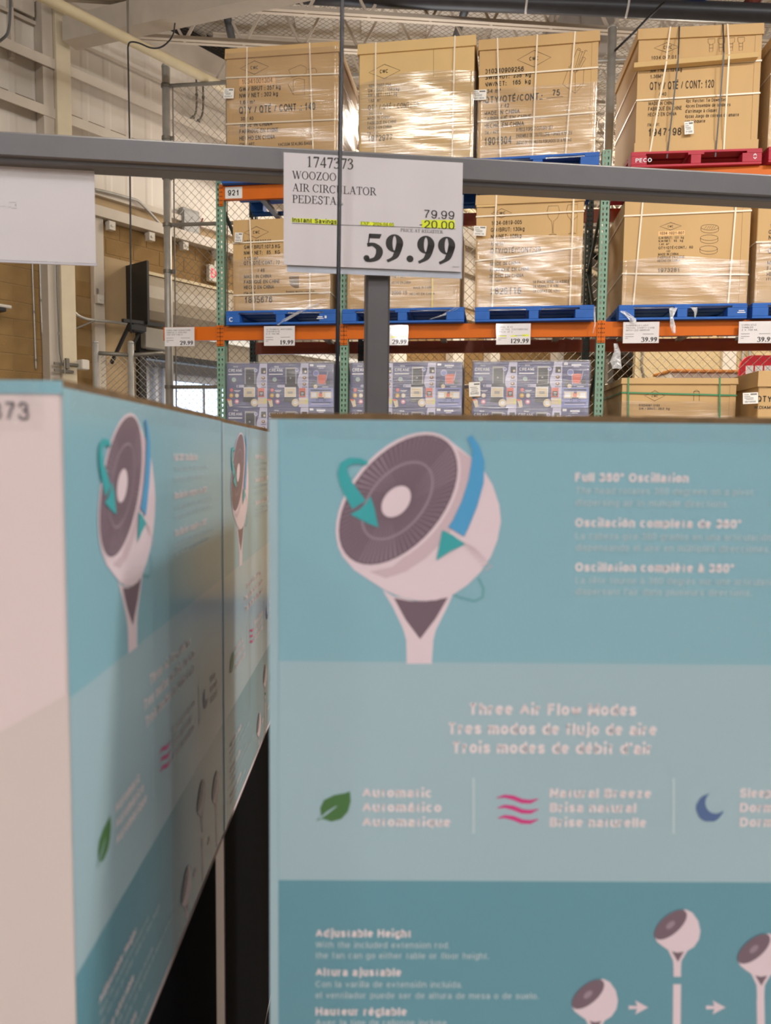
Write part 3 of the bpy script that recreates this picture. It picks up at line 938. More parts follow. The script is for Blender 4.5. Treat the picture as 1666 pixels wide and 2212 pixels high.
UX = [RK.px_z(468, 2.8), RK.px_z(734.5, 2.8), RK.px_z(1290, 2.8), RK.px_z(1290, 2.8) + 2.515]
cm = column_mesh(4.42)
cf = cm.mesh('column_front', M_green)
cr = cm.mesh('column_rear', M_greenshade)
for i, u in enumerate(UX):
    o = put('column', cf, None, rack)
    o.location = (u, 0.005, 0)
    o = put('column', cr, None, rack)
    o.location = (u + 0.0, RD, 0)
    br = [(2.40, 1.95), (2.40, 2.9), (3.75, 2.9), (3.75, 4.25)]
    for a, b in ((1.9, 1.2), (2.55, 1.9), (2.62, 3.55), (4.05, 3.55)):
        put('brace', MB().beam((u + 0.04, 0.07, a), (u + 0.04, RD, b), 0.025, 0.035), M_greenshade, rack)


def rack_beam(xa, xb, lv, front=True, ends=(True, True)):
    h = 0.135
    y0 = 0.0 if front else RD + 0.025
    m = MB()
    pr = [(0.0, 0), (0.0, -h), (0.045, -h), (0.045, -0.03), (0.03, -0.03), (0.03, 0.0)]
    if not front:
        pr = [(-y, z) for y, z in pr]
    n = len(pr)
    m.add([(xa, y0 + y, lv + z) for y, z in pr] + [(xb, y0 + y, lv + z) for y, z in pr],
          [(i, (i + 1) % n, n + (i + 1) % n, n + i) for i in range(n)])
    b = put('load_beam', m, M_orange if front else M_rearbeam, rack)
    for e, on in ((xa, ends[0]), (xb, ends[1])):
        if not on:
            continue
        s = -1 if e == xa else 1
        c = MB()
        cx0, cx1 = sorted((e, e + s * 0.042))
        c.box(cx0, y0 - 0.006 if front else y0 - 0.012, lv - 0.195, cx1, y0 + 0.012, lv + 0.012)
        q_ = MB()
        for r in range(5):
            zz = lv - 0.02 - r * 0.04
            for xx in (0.3, 0.7):
                xc = cx0 + (cx1 - cx0) * xx
                q_.box(xc - 0.004, y0 - 0.0075, zz - 0.007, xc + 0.004, y0 - 0.005, zz + 0.004)
        co = put('beam_connector', c, M_orange if front else M_rearbeam, b)
        if front:
            put('connector_slots', q_, mat('slot_dark', (70, 36, 14), 0.8), b, kind='stuff')
    return b


for i in range(3):
    for lv in (LV1, LV2):
        rack_beam(UX[i] + 0.08 - 0.002, UX[i + 1] + 0.002, lv)
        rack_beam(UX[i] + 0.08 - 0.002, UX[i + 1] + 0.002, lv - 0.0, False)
        # cross supports between front and rear beams
        n = 2 if i == 0 else 4
        for k in range(n):
            x = UX[i] + 0.08 + (UX[i + 1] - UX[i] - 0.08) * (k + 0.5) / n
            put('cross_bar', MB().box(x - 0.03, 0.03, lv - 0.035, x + 0.03, RD - 0.03, lv - 0.003), M_galvd, rack)
rack_beam(RK.px_z(353, 2.8), UX[0] + 0.002, LV1, True, (False, True))
bl = MB().box(UX[0] + 0.10, -0.004, LV2 - 0.125, UX[0] + 0.275, -0.001, LV2 - 0.015)
bay = put('bay_label', bl, mat('label_white', (226, 224, 220), 0.5), rack)
put('bay_number', text(MB(), '921', UX[0] + 0.125, LV2 - 0.098, 0.056, BOLD, 0.125, y=-0.0055), mat('print_black', (38, 36, 36), 0.6), bay)

# ------------------------------------------------------------------ pallets and cartons
M_card = mat('brown_cardboard', (200, 164, 112), 0.75, var=0.05, vscale=2.5, bump=0.05, bscale=60, stretch=(1, 1, 0.25))
M_card2 = mat('pale_cardboard', (216, 182, 124), 0.72, var=0.04, vscale=2.5)
M_card3 = mat('plain_cardboard', (198, 158, 102), 0.75, var=0.05, vscale=2.5)
M_ink = mat('carton_ink', (62, 50, 36), 0.8)
M_inkd = mat('carton_ink_dark', (44, 40, 38), 0.8)
M_strap = mat('white_strap', (236, 222, 196), 0.4)
M_gstrap = mat('green_strap', (66, 138, 92), 0.4)
M_bstrap = mat('black_strap', (48, 50, 52), 0.4)
M_patch = mat('pale_patch', (236, 188, 128), 0.7)
M_tagp = mat('tag_paper', (236, 232, 224), 0.55)
M_tape = film('clear_tape', (1, 0.97, 0.9), 0.10, (30, 30, 6), 0.12, 0.4, 0.0)
M_wrap = film('stretch_wrap', (0.96, 0.95, 0.94), 0.105, (2.2, 2.2, 36.0), 0.17, 0.17, 0.02)
M_wrapg = film('tight_glossy_wrap', (0.96, 0.95, 0.94), 0.17, (2.2, 2.2, 36.0), 0.15, 0.13, 0.02)
M_blue = mat('pallet_blue', (24, 92, 176), 0.6, var=0.14, vscale=7)
M_red = mat('pallet_red', (176, 30, 52), 0.6, var=0.12, vscale=7)
M_dwood = mat('dark_wood', (86, 70, 54), 0.85, var=0.15)  # dark brown pallet wood
M_pwhite = mat('stencil_white', (224, 224, 228), 0.7)


def pallet(name, label, fr, w, d, m, mark=None, group=None):
    t = thing(name, label, 'pallet', fr, group)
    nb = 6
    for k in range(nb):
        y = d * k / nb
        put('deck_board', MB().bbox(0, y + 0.004, 0.118, w, y + d / nb * 0.78, 0.138, 0.002), m, t)
    for x in (0.0, w / 2 - 0.07, w - 0.13):
        put('stringer_board', MB().box(x, 0, 0.100, x + (0.14 if 0 < x < w - 0.14 else 0.13), d, 0.118), m, t)
    for i, x in enumerate((0.0, w / 2 - 0.045, w - 0.17)):
        for y in (0.0, d / 2 - 0.07, d - 0.14):
            bw = (0.14, 0.09, 0.17)[i]
            put('block', MB().bbox(x, y, 0.02, x + bw, y + 0.14, 0.100, 0.003), m, t)
    for y in (0.0, d / 2 - 0.05, d - 0.1):
        put('bottom_board', MB().bbox(-0.0, y, 0.0, w, y + 0.1, 0.02, 0.002), m, t)
    if mark:
        tm = MB()
        for q in mark:
            if isinstance(q[0], str):
                text(tm, q[0], q[1], q[2], q[3], BOLD, q[4], y=-0.003)
            else:
                tm.poly([(q[0], q[1]), (q[2], q[1]), (q[2], q[3]), (q[0], q[3])], -0.003)
        put('stencil_mark', tm, M_pwhite, t)
    return t


def wrinkled(w, d, z0, z1, sides='fls', off=0.014, amp=0.010, seed=1, top=None):
    """skirt of stretch film around a box front / left side / right side"""
    rnd = random.Random(seed)
    ph = [(rnd.uniform(0, 6), rnd.uniform(2, 9), rnd.uniform(8, 30), rnd.uniform(-0.6, 0.6)) for _ in range(7)]

    def dev(u, z):
        s = 0
        for p, a, b, sk in ph:
            s += math.sin(p + a * u + b * (z + sk * u * 0.5))
        return off + amp * s / 7 * 1.6
    path = []
    if 'l' in sides:
        for k in range(13):
            path.append((0, d * (1 - k / 12), -1, 0, -d * (1 - k / 12)))
    for k in range(33):
        path.append((w * k / 32, 0, 0, -1, w * k / 32))
    if 'r' in sides:
        for k in range(13):
            path.append((w, d * k / 12, 1, 0, w + d * k / 12))
    nz = max(6, int((z1 - z0) / 0.018))
    m = MB()
    vs = []
    for j in range(nz + 1):
        z = z0 + (z1 - z0) * j / nz
        for x, y, nx, ny, u in path:
            e = dev(u, z)
            zz = z
            if j == nz and top:
                zz = z + top(u)
            vs.append((x + nx * e, y + ny * e, zz))
    n = len(path)
    m.add(vs, [(j * n + i, j * n + i + 1, (j + 1) * n + i + 1, (j + 1) * n + i) for j in range(nz) for i in range(n - 1)])
    return m


class Carton:
    """big shipping carton standing on a pallet; all print and straps are traced on its front face"""

    def __init__(self, label, pl, pr, ptop, zbase, yaw, w0=-0.03, depth=1.0, tint=None, lid=0.095, height=None, post_w=0.055, tray=False, lidout=0.016):
        y_ = RK.px_z(pl, zbase + 0.3, w0)
        o = RK.w(y_, w0, zbase)
        self.fr = f = Frame(o, math.radians(-yaw))
        # right edge: width at mid height
        self.w = f.px_z(pr, zbase + 0.5)
        self.h = height or f.px(pl, ptop).z
        self.d = depth
        m = tint or M_card
        self.t = thing('carton', label, 'carton', f, None)
        w, d, h = self.w, depth, self.h
        put('body', MB().bbox(0, 0, 0, w, d, h - 0.01, 0.006), m, self.t)
        if lid:
            o_ = lidout
            lm = MB()
            lm.add([(-o_, -o_, h - lid), (w + o_, -o_, h - lid), (w + o_, d + o_, h - lid), (-o_, d + o_, h - lid),
                    (-o_ + .004, -o_ + .004, h), (w + o_ - .004, -o_ + .004, h), (w + o_ - .004, d + o_ - .004, h), (-o_ + .004, d + o_ - .004, h)],
                   [(0, 1, 5, 4), (1, 2, 6, 5), (2, 3, 7, 6), (3, 0, 4, 7), (4, 5, 6, 7), (0, 3, 2, 1)])
            put('lid', lm, m, self.t)
        if post_w:
            for x in (0.0, w - post_w):
                put('corner_board', MB().box(x + (0.002 if x else -0.003), -0.004, 0.0, x + post_w + (0.003 if x else 0), 0.02, h - (lid or 0.02) - 0.002), m, self.t)
        if tray:
            put('tray', MB().box(-0.012, -0.012, 0, w + 0.012, d, 0.085), m, self.t)
        self.m = m
        self.lo = lidout if lid else 0.0

    def L(self, px, py, y=0.0):
        p = self.fr.px(px, py, y)
        return p.x, p.z

    def cap(self, px, py, h):
        return self.L(px, py - h)[1] - self.L(px, py)[1]

    def print(self, lines, ink=None, bold=True, y=-0.0012):
        for s, pl, pb, pr, h in lines:
            m = MB()
            x, z = self.L(pl, pb)
            hh = self.cap(pl, pb, h)
            x2 = self.fr.px_z(pr, z + self.fr.o.z)
            text(m, s, x, z, hh, BOLD if bold else SANS, (x2 - x) if pr else None, y=y)
            put('printed_line', m, ink or M_ink, self.t)

    def emblem(self, cx, cy, hw, hh, l, b, r, h, ink=None):
        m = MB()
        x, z = self.L(cx, cy)
        a = self.fr.px_z(cx + hw, z + self.fr.o.z) - x
        c = self.cap(cx, cy, hh)
        m.line([(x - a, z), (x, z + c), (x + a, z), (x, z - c)], 0.0045, -0.0012, closed=True)
        x2, z2 = self.L(l, b)
        text(m, 'CWC', x2, z2, self.cap(l, b, h), BOLD, self.fr.px_z(r, z2 + self.fr.o.z) - x2, y=-0.0012)
        put('printed_emblem', m, ink or M_ink, self.t)

    def art(self, lines, wd=0.0035, ink=None):
        m = MB()
        for ln in lines:
            m.line([self.L(*p) for p in ln], wd, -0.0012)
        put('printed_drawing', m, ink or M_ink, self.t)

    def patch(self, *c):
        put('pale_patch', MB().poly([self.L(*p) for p in c], -0.0006), M_patch, self.t)

    def strap_v(self, ta, tb, m=None, y=-0.014, z0=0.0, name='strap', wd=0.014, kink=None):
        h = self.h
        kk = y
        xa = self.fr.px_z(ta, self.fr.o.z + h - 0.02, y)
        xb = self.fr.px_z(tb, self.fr.o.z + 0.05, y)
        s = MB()
        if kink:
            zk = kink
            k_ = (zk - z0) / (h - z0)
            xk = xb + (xa - xb) * k_
            s.beam((xb, -0.018, z0), (xk, y, zk - 0.03), wd, 0.0016, up=(0, 1, 0))
            s.beam((xk, y, zk - 0.03), (xk, y, zk + 0.03), wd, 0.0016, up=(0, 1, 0))
            y = -self.lo - 0.002
            s.beam((xk, kk, zk + 0.03), (xa, y, h + 0.002), wd, 0.0016, up=(0, 1, 0))
        else:
            y = min(y, -self.lo - 0.0015)
            s.beam((xb, y, z0), (xa, y, h + 0.002), wd, 0.0016, up=(0, 1, 0))
        s.beam((xa, y - 0.0, h + 0.0025), (xa, self.d, h + 0.0025), wd, 0.0016)
        put(name, s, m or M_strap, self.t)

    def strap_h(self, pa, pb, m=None, y=-0.0105, wd=0.014, both=True):
        a, b = self.L(*pa, y), self.L(*pb, y)
        k = (b[1] - a[1]) / (b[0] - a[0])
        za, zb = a[1] - k * (a[0] + 0.007), a[1] + k * (self.w + 0.007 - a[0])
        s = MB()
        s.beam((-0.008, y, za), (self.w + 0.008, y, zb), 0.0016, wd)
        if both:
            s.beam((-0.008, y, za), (-0.008, self.d, za), 0.0016, wd)
            s.beam((self.w + 0.008, y, zb), (self.w + 0.008, self.d, zb), 0.0016, wd)
        put('strap', s, m or M_strap, self.t)

    def wrap(self, z0, z1, seed, sides='lr', amp=0.009, top=None, mat_=None):
        put('stretch_wrap', wrinkled(self.w, self.d, z0, z1, sides, 0.02, amp, seed, top), mat_ or M_wrap, self.t, smooth=True)

    def ticket(self, x0, y0, x1, y1, code, tilt=0.0):
        a, b = self.L(x0, y1, -0.03), self.L(x1, y0, -0.03)
        w, h = b[0] - a[0], b[1] - a[1]
        m = MB()
        m.box(0, -0.0008, 0, w, 0.0008, h, 0)
        for i, (u, v, uw) in enumerate(((0.08, 0.80, 0.30), (0.5, 0.78, 0.42), (0.08, 0.64, 0.4), (0.1, 0.50, 0.6), (0.2, 0.38, 0.5))):
            m.poly([(w * u, h * v), (w * (u + uw), h * v), (w * (u + uw), h * (v + (0.13 if i == 1 else 0.05))), (w * u, h * (v + (0.13 if i == 1 else 0.05)))], -0.0014, 1)
        text(m, code, w * 0.1, h * 0.1, h * 0.17, BOLD, w * 0.75, y=-0.0014, mi=1)
        o = put('barcode_ticket', m, [M_tagp, mat('ticket_ink', (120, 116, 112), 0.7)], self.t)
        o.location = (a[0], -0.034, a[1])
        o.rotation_euler = (0, math.radians(tilt), 0)

    def tape(self, n=2):
        h, w = self.h, self.w
        for x0, x1 in ((-0.0095, 0.11), (w - 0.11, w + 0.0095)):
            put('clear_tape', MB().box(x0, -0.0105, h - 0.085, x1, -0.0095, h - 0.012), M_tape, self.t)


P1, P2 = LV1 + 0.002, LV2 + 0.002
ZB = 0.14


def pallet_under(c, name, label, m, mark=None, extra=0.05, group=None, left=None, right=None):
    f = c.fr
    l = extra if left is None else left
    r = extra if right is None else right
    pf = Frame(f.w(-l, -0.035, -ZB + 0.001), f.rz)
    return pallet(name, label, pf, c.w + l + r, c.d + 0.04, m, mark, group)


# ---- upper row
c = Carton('brown carton marked 10341001304, fully wrapped, first of the upper row', 491, 730, 107, P2 + ZB, 8.6)
c.patch((517, 167), (595, 163), (595, 181), (517, 186))
c.emblem(550, 146, 31, 14.6, 541, 150.5, 558.3, 7.6)
c.print([('10341001304', 522, 182, 589.5, 10.5)], bold=False)
c.print([('GW / BRUT : 357 kg', 517, 198, 607, 9.5), ('NW / NET : 302 kg', 517, 212, 601, 9.5), ('1.60 m³', 517, 226, 551, 8.5),
         ('QTY / QTÉ / CONT .: 140', 516, 246.5, 682, 16), ('30 / 40', 520, 261, 548, 8), ('MADE IN CHINA', 518.7, 275.3, 589, 9),
         ('FABRIQUÉ EN CHINE', 517, 289, 602, 9), ('HECHO EN CHINA', 517, 304, 595, 9.5), ('ITM. / ART.', 517, 316, 552, 7),
         ('VACUUM SEALING BAGS', 600.6, 316.2, 674.4, 7.5)], M_inkd)
c.art([[(624, 151), (650, 140), (662, 146), (662, 158), (630, 168), (624, 151)], [(664, 150), (680, 147), (684, 152), (684, 160), (666, 164)],
       [(634, 172), (646, 169), (658, 172), (658, 205), (634, 205), (634, 172), (622, 182), (634, 205)], [(624, 186), (632, 200)]], 0.003)
c.strap_v(534, 532); c.strap_v(669, 678)
c.strap_h((492, 168), (722, 159)); c.strap_h((492, 268), (722, 258))
c.wrap(0.0, c.h - 0.045, 3)
c.ticket(483, 190, 505, 213, '022017', 3)
c.tape()
pallet_under(c, 'pallet', 'blue pallet above the 921 beam, under the first upper carton', M_blue)
C1 = c

c = Carton('pale carton marked 1972977, wrap flaring white, second of the upper row', 775, 1023, 97, P2 + ZB, 10.0, tint=M_card2, post_w=0)
c.emblem(830.7, 154.5, 34, 15.5, 820.3, 159, 839, 8.5)
c.print([('1034 0807 054', 796, 190, 845, 7.5), ('GW / BRUT : 158.3 kg', 795, 200.4, 863, 8), ('NW / NET : 113.7 kg', 795, 210.5, 858, 8), ('1.531 m³', 795, 221.6, 822.6, 7),
         ('QTY / QTÉ / CONT.: 72', 794.6, 238.6, 905, 11.5), ('20 / 12', 797, 249, 825, 6.5), ('MADE IN CHINA', 794, 259.5, 843.7, 7), ('FABRIQUÉ EN CHINE', 794, 270, 857, 7),
         ('HECHO EN CHINA', 794, 280, 847, 7), ('ITM. / ART.', 793, 291, 819, 5.5), ('1972977', 793.3, 306.6, 849, 14)], mat('carton_ink_pale', (92, 76, 52), 0.8))
c.strap_v(812, 811); c.strap_v(983, 977)
c.art([[(937, 107), (937, 166)]], 0.002)
c.wrap(0.0, c.L(800, 182)[1], 9, amp=0.008, top=lambda u: 0.05 * math.sin(u * 3.0) + 0.05 * u, mat_=M_wrapg)
c.tape()
pallet_under(c, 'pallet', 'blue pallet behind the price sign, under the second upper carton', M_blue, left=0.03, right=0.0)
C2 = c

c = Carton('brown carton marked 1901804 with a cutlery block drawing, third of the upper row', 1034, 1289, 88, P2 + ZB, 10.3)
c.emblem(1154, 126.8, 36.5, 17.9, 1143.3, 131.6, 1164, 8.6)
c.print([('010340909256', 1047, 160.4, 1132.3, 10.8), ('GW/BRUT:  238  kg', 1046.5, 173, 1147.7, 10), ('NW/NET:   165  kg', 1046.5, 188, 1147, 10), ('1.34 m³', 1042, 202.5, 1083, 8.5),
         ('QTY/QTÉ/CONT.:', 1046.5, 224, 1172.6, 15), ('75', 1192.4, 208, 1210.5, 14), ('/ 42', 1081, 233.4, 1100.6, 9), ('MADE IN CHINA', 1045, 249.7, 1123.7, 9),
         ('FABRIQUÉ EN CHINE', 1045, 263, 1149, 9.5), ('HECHO EN CHINA', 1045, 277.5, 1133, 10.5), ('ITM. / ART', 1045, 291, 1077.6, 7.5), ('1901804', 1045, 314.6, 1106, 17.5),
         ('6-PIECE FORGED CUTLERY SET', 1115.4, 284.6, 1195, 8.5), ('ENSEMBLE DE COUTELLERIE FORGÉE 6 PIÈCES', 1115, 298, 1236.6, 8), ('JUEGO DE CUCHILLOS FORJADOS DE 6 PIEZAS', 1115, 312.7, 1234.7, 7.5)], M_inkd)
c.art([[(1181, 212.5), (1217, 208.5)]], 0.004)
bx = lambda *p: [(1020 + x * 0.192, 50 + y * 0.192) for x, y in p]
c.art([bx((1085, 510), (1020, 690), (1160, 790), (1250, 690), (1260, 490), (1160, 560), (1085, 490), (1110, 485)), bx((1160, 560), (1160, 790)),
       bx((1185, 292), (1110, 485)), bx((1222, 300), (1150, 545)), bx((1240, 325), (1165, 555)), bx((1275, 315), (1205, 470)), bx((1250, 395), (1175, 550)), bx((1280, 395), (1215, 510)),
       bx((1185, 292), (1200, 284), (1218, 292), (1222, 302), (1205, 308), (1187, 300)), bx((1225, 325), (1240, 318), (1256, 328)), bx((1262, 315), (1280, 306), (1298, 316)), bx((1235, 392), (1255, 382), (1275, 392)),
       bx((1180, 730), (1230, 685))], 0.003)
c.strap_v(1074.7, 1081.8); c.strap_v(1161, 1151); c.strap_v(1242.7, 1222.6)
c.strap_h((1034, 165.2), (1283, 146)); c.strap_h((1033, 263), (1283, 242))
c.wrap(-0.036, c.L(1050, 195)[1], 5, amp=0.005)
c.ticket(1020, 193, 1051, 217, '1901804', 2)
c.tape()
pallet_under(c, 'pallet', 'blue pallet just above the grey rail, under the third upper carton', M_blue, left=0.0, right=0.04)
C3 = c

c = Carton('brown carton marked 1947198 strapped onto the red pallet', 1375, 1640, 64, P2 + ZB, 6.5, tray=True)
bx = lambda *p: [(1320 + x * 0.2077, 30 + y * 0.2077) for x, y in p]
c.emblem(1440.5, 102.7, 27, 10.5, 1433, 106.4, 1453, 7.5)
c.print([('1034 007 01', 1406, 129, 1462, 7.5), ('NW / NET: 121 kg', 1405, 157, 1473.7, 8), ('1.36M³', 1404, 169.6, 1432, 8), ('QTY / QTÉ / CONT: 120', 1403, 195, 1543, 17.5), ('/ 40', 1423, 207.6, 1440, 8),
         ('MADE IN CHINA', 1401, 228, 1457.5, 8), ('FABRIQUÉ EN CHINE', 1400, 240, 1473.7, 8.5), ('HECHO EN CHINA', 1399.5, 252, 1462, 8.5),
         ('4pc Ratchet Tie Down Set', 1481.6, 222, 1569, 7.5), ('4pces Ensemble de tendeurs', 1481, 233, 1578.6, 7.5), ("d'arrimage à cliquet", 1480, 244.3, 1549.5, 7.5),
         ('4pzas Juego de correas de amarre', 1479.5, 255.4, 1597, 7.5), ('con trinquete', 1479, 266.4, 1524, 7.5), ('ITM. / ART.', 1398.5, 273.4, 1426, 6.5), ('1947198', 1398.5, 294.8, 1473, 17)], mat('carton_ink_mid', (72, 58, 42), 0.8))
for k in range(4):
    ox, oy = 1010 + k * 103, 262 - k * 5
    c.art([bx((ox, oy), (ox + 72, oy - 5), (ox + 70, oy + 40), (ox + 52, oy + 48), (ox + 50, oy + 130), (ox + 14, oy + 135), (ox + 14, oy + 50), (ox + 2, oy + 42), (ox, oy)),
           bx((ox + 16, oy + 60), (ox + 50, oy + 58)), bx((ox + 14, oy + 95), (ox + 50, oy + 92))], 0.003)
# cardboard edge protector held across the front by the straps
a, b = c.L(1366, 146), c.L(1632, 123)
ep = MB()
A_, B_ = Vector((a[0], -0.012, a[1])), Vector((b[0], -0.012, b[1]))
dz = Vector((0, 0, 0.035))
ep.add([A_ + dz + Vector((0.04, 0, 0)), B_ + dz, A_ + Vector((0, -0.075, 0.0)), B_ + Vector((0, -0.075, 0.0)), A_ - dz * 1.0 + Vector((0, -0.06, 0)), B_ - dz * 1.0 + Vector((0, -0.06, 0)), A_ - dz * 1.2, B_ - dz * 1.2],
       [(0, 1, 3, 2), (2, 3, 5, 4), (4, 5, 7, 6), (0, 2, 4, 6), (1, 7, 5, 3)])
put('edge_protector', ep, M_card2, c.t)
kz = (a[1] + b[1]) / 2
c.strap_v(1453, 1409, y=-0.082, wd=0.013, kink=kz); c.strap_v(1577.5, 1570, y=-0.082, wd=0.013, kink=kz)
for xa, xb in ((1472.6, 1446.7), (1568, 1552.6)):
    c.strap_v(xa, xb, M_bstrap, y=-0.086, wd=0.012, z0=-0.06, name='black_tie_strap', kink=kz)
c.strap_h((1372, 150), (1636, 131)); c.strap_h((1373, 217), (1632, 201))
c.ticket(1479, 263, 1500, 291, '7198', -4)
c.tape()
pallet_under(c, 'pallet', 'red pallet on the orange upper beam', M_red, [('PECO', 0.035, 0.042, 0.036, 0.15), ('A', 1.065, 0.07, 0.022, 0.04), ('V', 1.065, 0.04, 0.022, 0.04)], 0.04)
C4 = c

c = Carton('wrapped brown carton at the right edge, last of the upper row', 1662, 1900, 80, P2 + ZB, 6.5)
c.strap_v(1720, 1715); c.strap_h((1663, 160), (1800, 150)); c.wrap(0, c.h - 0.05, 21)
pallet_under(c, 'pallet', 'red pallet at the right edge, under the last upper carton', M_red, left=0.0)

# ---- middle row
c = Carton('brown carton marked 1805676, first on the lower beam', 505, 713, 473, P1 + ZB, 9.0, lid=0, depth=0.95)
c.emblem(554, 502, 26.4, 12.7, 546.4, 505.5, 562, 7)
c.print([('1034-0523048', 527, 526, 586.4, 7), ('GW / BRUT:107.5 KG', 527, 538.5, 605.6, 8.5), ('NW / NET:   85   KG', 527, 551, 605.6, 8.5), ('1.12  m³', 527, 562.4, 558, 7.5),
         ('QTY/QTÉ/CONT.: 72', 526.4, 573, 605, 8.5), ('/ 48', 556.5, 588.3, 572, 8), ('MADE IN CHINA', 527, 602, 587, 8), ('FABRIQUÉ EN CHINE', 527, 613.3, 605, 8), ('HECHO EN CHINA', 527, 625, 592.5, 8),
         ('ITM./ART', 527, 637, 552, 6), ('1805676', 527, 655, 589.3, 14), ('English Muffin Loaf Pan', 618, 633, 680, 4.5)], M_inkd)
put('printed_drawing', MB().poly([c.L(*p) for p in ((624, 597), (646, 596), (646, 622), (638, 623), (627, 616))], -0.0012), mat('carton_ink_soft', (128, 104, 72), 0.8), c.t)
c.strap_v(539.6, 548.5); c.strap_v(669, 669.5)
c.strap_h((506, 525), (607, 520)); c.strap_h((508, 638), (712, 631))
c.wrap(-0.036, c.L(520, 560)[1], 31, amp=0.007, top=lambda u: 0.06 * math.sin(u * 2.5) - 0.02)
c.ticket(507, 502, 524, 523, '05676', 3)
pallet_under(c, 'pallet', 'blue pallet on the lower beam left of the black cable', M_blue, [('C', 0.03, 0.03, 0.045, 0.05), (0.93, 0.045, 1.0, 0.053), (0.94, 0.06, 0.99, 0.07), (1.01, 0.05, 1.03, 0.075)], 0.07, group=None)

c = Carton('wrapped brown carton mostly hidden by the price sign and post', 752, 994, 478, P1 + ZB, 9.0, lid=0)
c.print([('ITM. / ART.', 846, 601, 878, 5), ('HECHO EN CHINA', 846, 614, 888, 6), ('2000 15', 846, 637, 880, 8), ('MADE IN CHINA', 893, 624, 935, 5), ('HECHO EN CHINA', 885, 638, 940, 5)], mat('carton_ink_pale', (92, 76, 52), 0.8))
c.strap_v(936, 934, mat('yellow_strap', (222, 196, 60), 0.4)); c.strap_v(790, 790)
c.wrap(-0.036, c.h - 0.1, 41, amp=0.008)
pallet_under(c, 'pallet', 'blue pallet on the lower beam behind the grey post', M_blue)

c = Carton('brown carton marked 2826116 with a wine glass drawing on the lower beam', 1028, 1258, 423, P1 + ZB, 9.5, lid=0.09)
c.emblem(1083.6, 460.8, 22, 10, 1072, 464, 1093, 6.5)
c.print([('1034-0819-005', 1061, 486.7, 1128, 9), ('GW/BRUT: 130kg', 1060, 501.4, 1133.6, 9), ('NW/NET: 108kg', 1060, 516, 1127, 9), ('1.50 m³', 1059.6, 530.4, 1091, 8), ('QTY/QTÉ/CONT.:30', 1059, 548, 1168.5, 11.5), ('/81', 1079.6, 559.7, 1096, 6.5),
         ('MADE IN CHINA', 1059, 574, 1125.8, 8), ('FABRIQUÉ EN CHINE', 1058.7, 587, 1145.4, 8), ('HECHO EN CHINA', 1058, 600.6, 1132, 8), ('ITM./ART.', 1058, 610, 1086, 5), ('2826116', 1058.7, 636.5, 1127, 15),
         ('18 PACK WINE GLASSES', 1150.7, 612.8, 1230, 6.5), ('18 VERRES À VIN', 1150.7, 622, 1206, 6.5), ('18 COPAS DE VINO', 1150.7, 632.4, 1210.6, 6.5)], mat('carton_ink_mid', (72, 58, 42), 0.8))
bx = lambda *p: [(820 + x * 0.312, 400 + y * 0.312) for x, y in p]
for ox, oy in ((0, 0), (135, -8)):
    c.art([bx(*[(ox + x, oy + y) for x, y in ((1170, 145), (1160, 185), (1170, 225), (1192, 250), (1198, 300), (1196, 335), (1172, 345), (1226, 343), (1203, 334), (1202, 300), (1206, 250), (1232, 228), (1248, 185), (1238, 142), (1170, 145))])], 0.003)
c.strap_v(1072.7, 1064); c.strap_v(1240, 1231.8)
c.strap_h((1034, 467.7), (1266, 455.5)); c.strap_h((1029, 564), (1262, 532))
c.wrap(-0.036, c.L(1030, 520)[1], 51, amp=0.009, top=lambda u: 0.02 * math.sin(u * 4) + 0.02 * u)
c.ticket(1023, 487, 1050, 509, '2826116', 4)
put('tape_flap', MB().box(-0.006, -0.0125, c.h - 0.11, 0.19, -0.0105, c.h - 0.02), M_card2, c.t)
pallet_under(c, 'pallet', 'blue pallet above the 129.99 price card', M_blue, None, 0.0, right=0.12, left=0.0)

c = Carton('brown carton with three round bowl drawings on the lower beam', 1346, 1618, 430, P1 + ZB, 8.0, lid=0, post_w=0.07)
c.emblem(1449, 488.8, 23.5, 8, 1442.4, 491.8, 1455, 5)
c.patch((1422.5, 500), (1479.5, 497.5), (1479.5, 507), (1422.5, 510))
c.print([('1034-1021-007', 1424.4, 507.3, 1478.4, 6.2), ('G.W/BRUT:  131  kg', 1422.5, 517, 1477.7, 5.5), ('N.W/NET:   93   kg', 1422.5, 523.5, 1476, 5), ('1.40  m³', 1423, 530, 1446, 4.5), ('QTY/QTÉ/CONT.:  60', 1422, 538.7, 1497.6, 6), ('/42', 1439, 545, 1448.4, 4.5),
         ('MADE IN CHINA', 1421.5, 552.4, 1466.4, 5.5), ('FABRIQUÉ EN CHINE', 1420.8, 559, 1479, 5.5), ('HECHO EN CHINA', 1420, 566, 1470, 5), ('1973281', 1419.6, 588.4, 1469.5, 9)], mat('carton_ink_mid', (72, 58, 42), 0.8))
for cx, cy in ((1533.6, 491), (1532.4, 513.5), (1531, 537)):
    ell = [(cx + 19 * math.cos(t), cy + 6 * math.sin(t)) for t in [k * math.pi / 10 for k in range(21)]]
    low = [(cx + 19 * math.cos(t), cy + 6 + 6.5 * math.sin(t)) for t in [k * math.pi / 10 for k in range(11)]]
    c.art([ell, [ell[0]] + low + [ell[10]]], 0.003)
c.art([[(1522 + k * 5, 494 + (k % 2)), (1527 + k * 5, 488)] for k in range(5)], 0.0025)
c.strap_v(1389.6, 1369); c.strap_v(1592, 1574)
c.strap_h((1358, 466), (1590, 456)); c.strap_h((1346, 591), (1614, 593))
c.wrap(-0.036, c.L(1360, 565)[1], 61, amp=0.008, top=lambda u: 0.03 * math.sin(u * 4) + 0.012 * u)
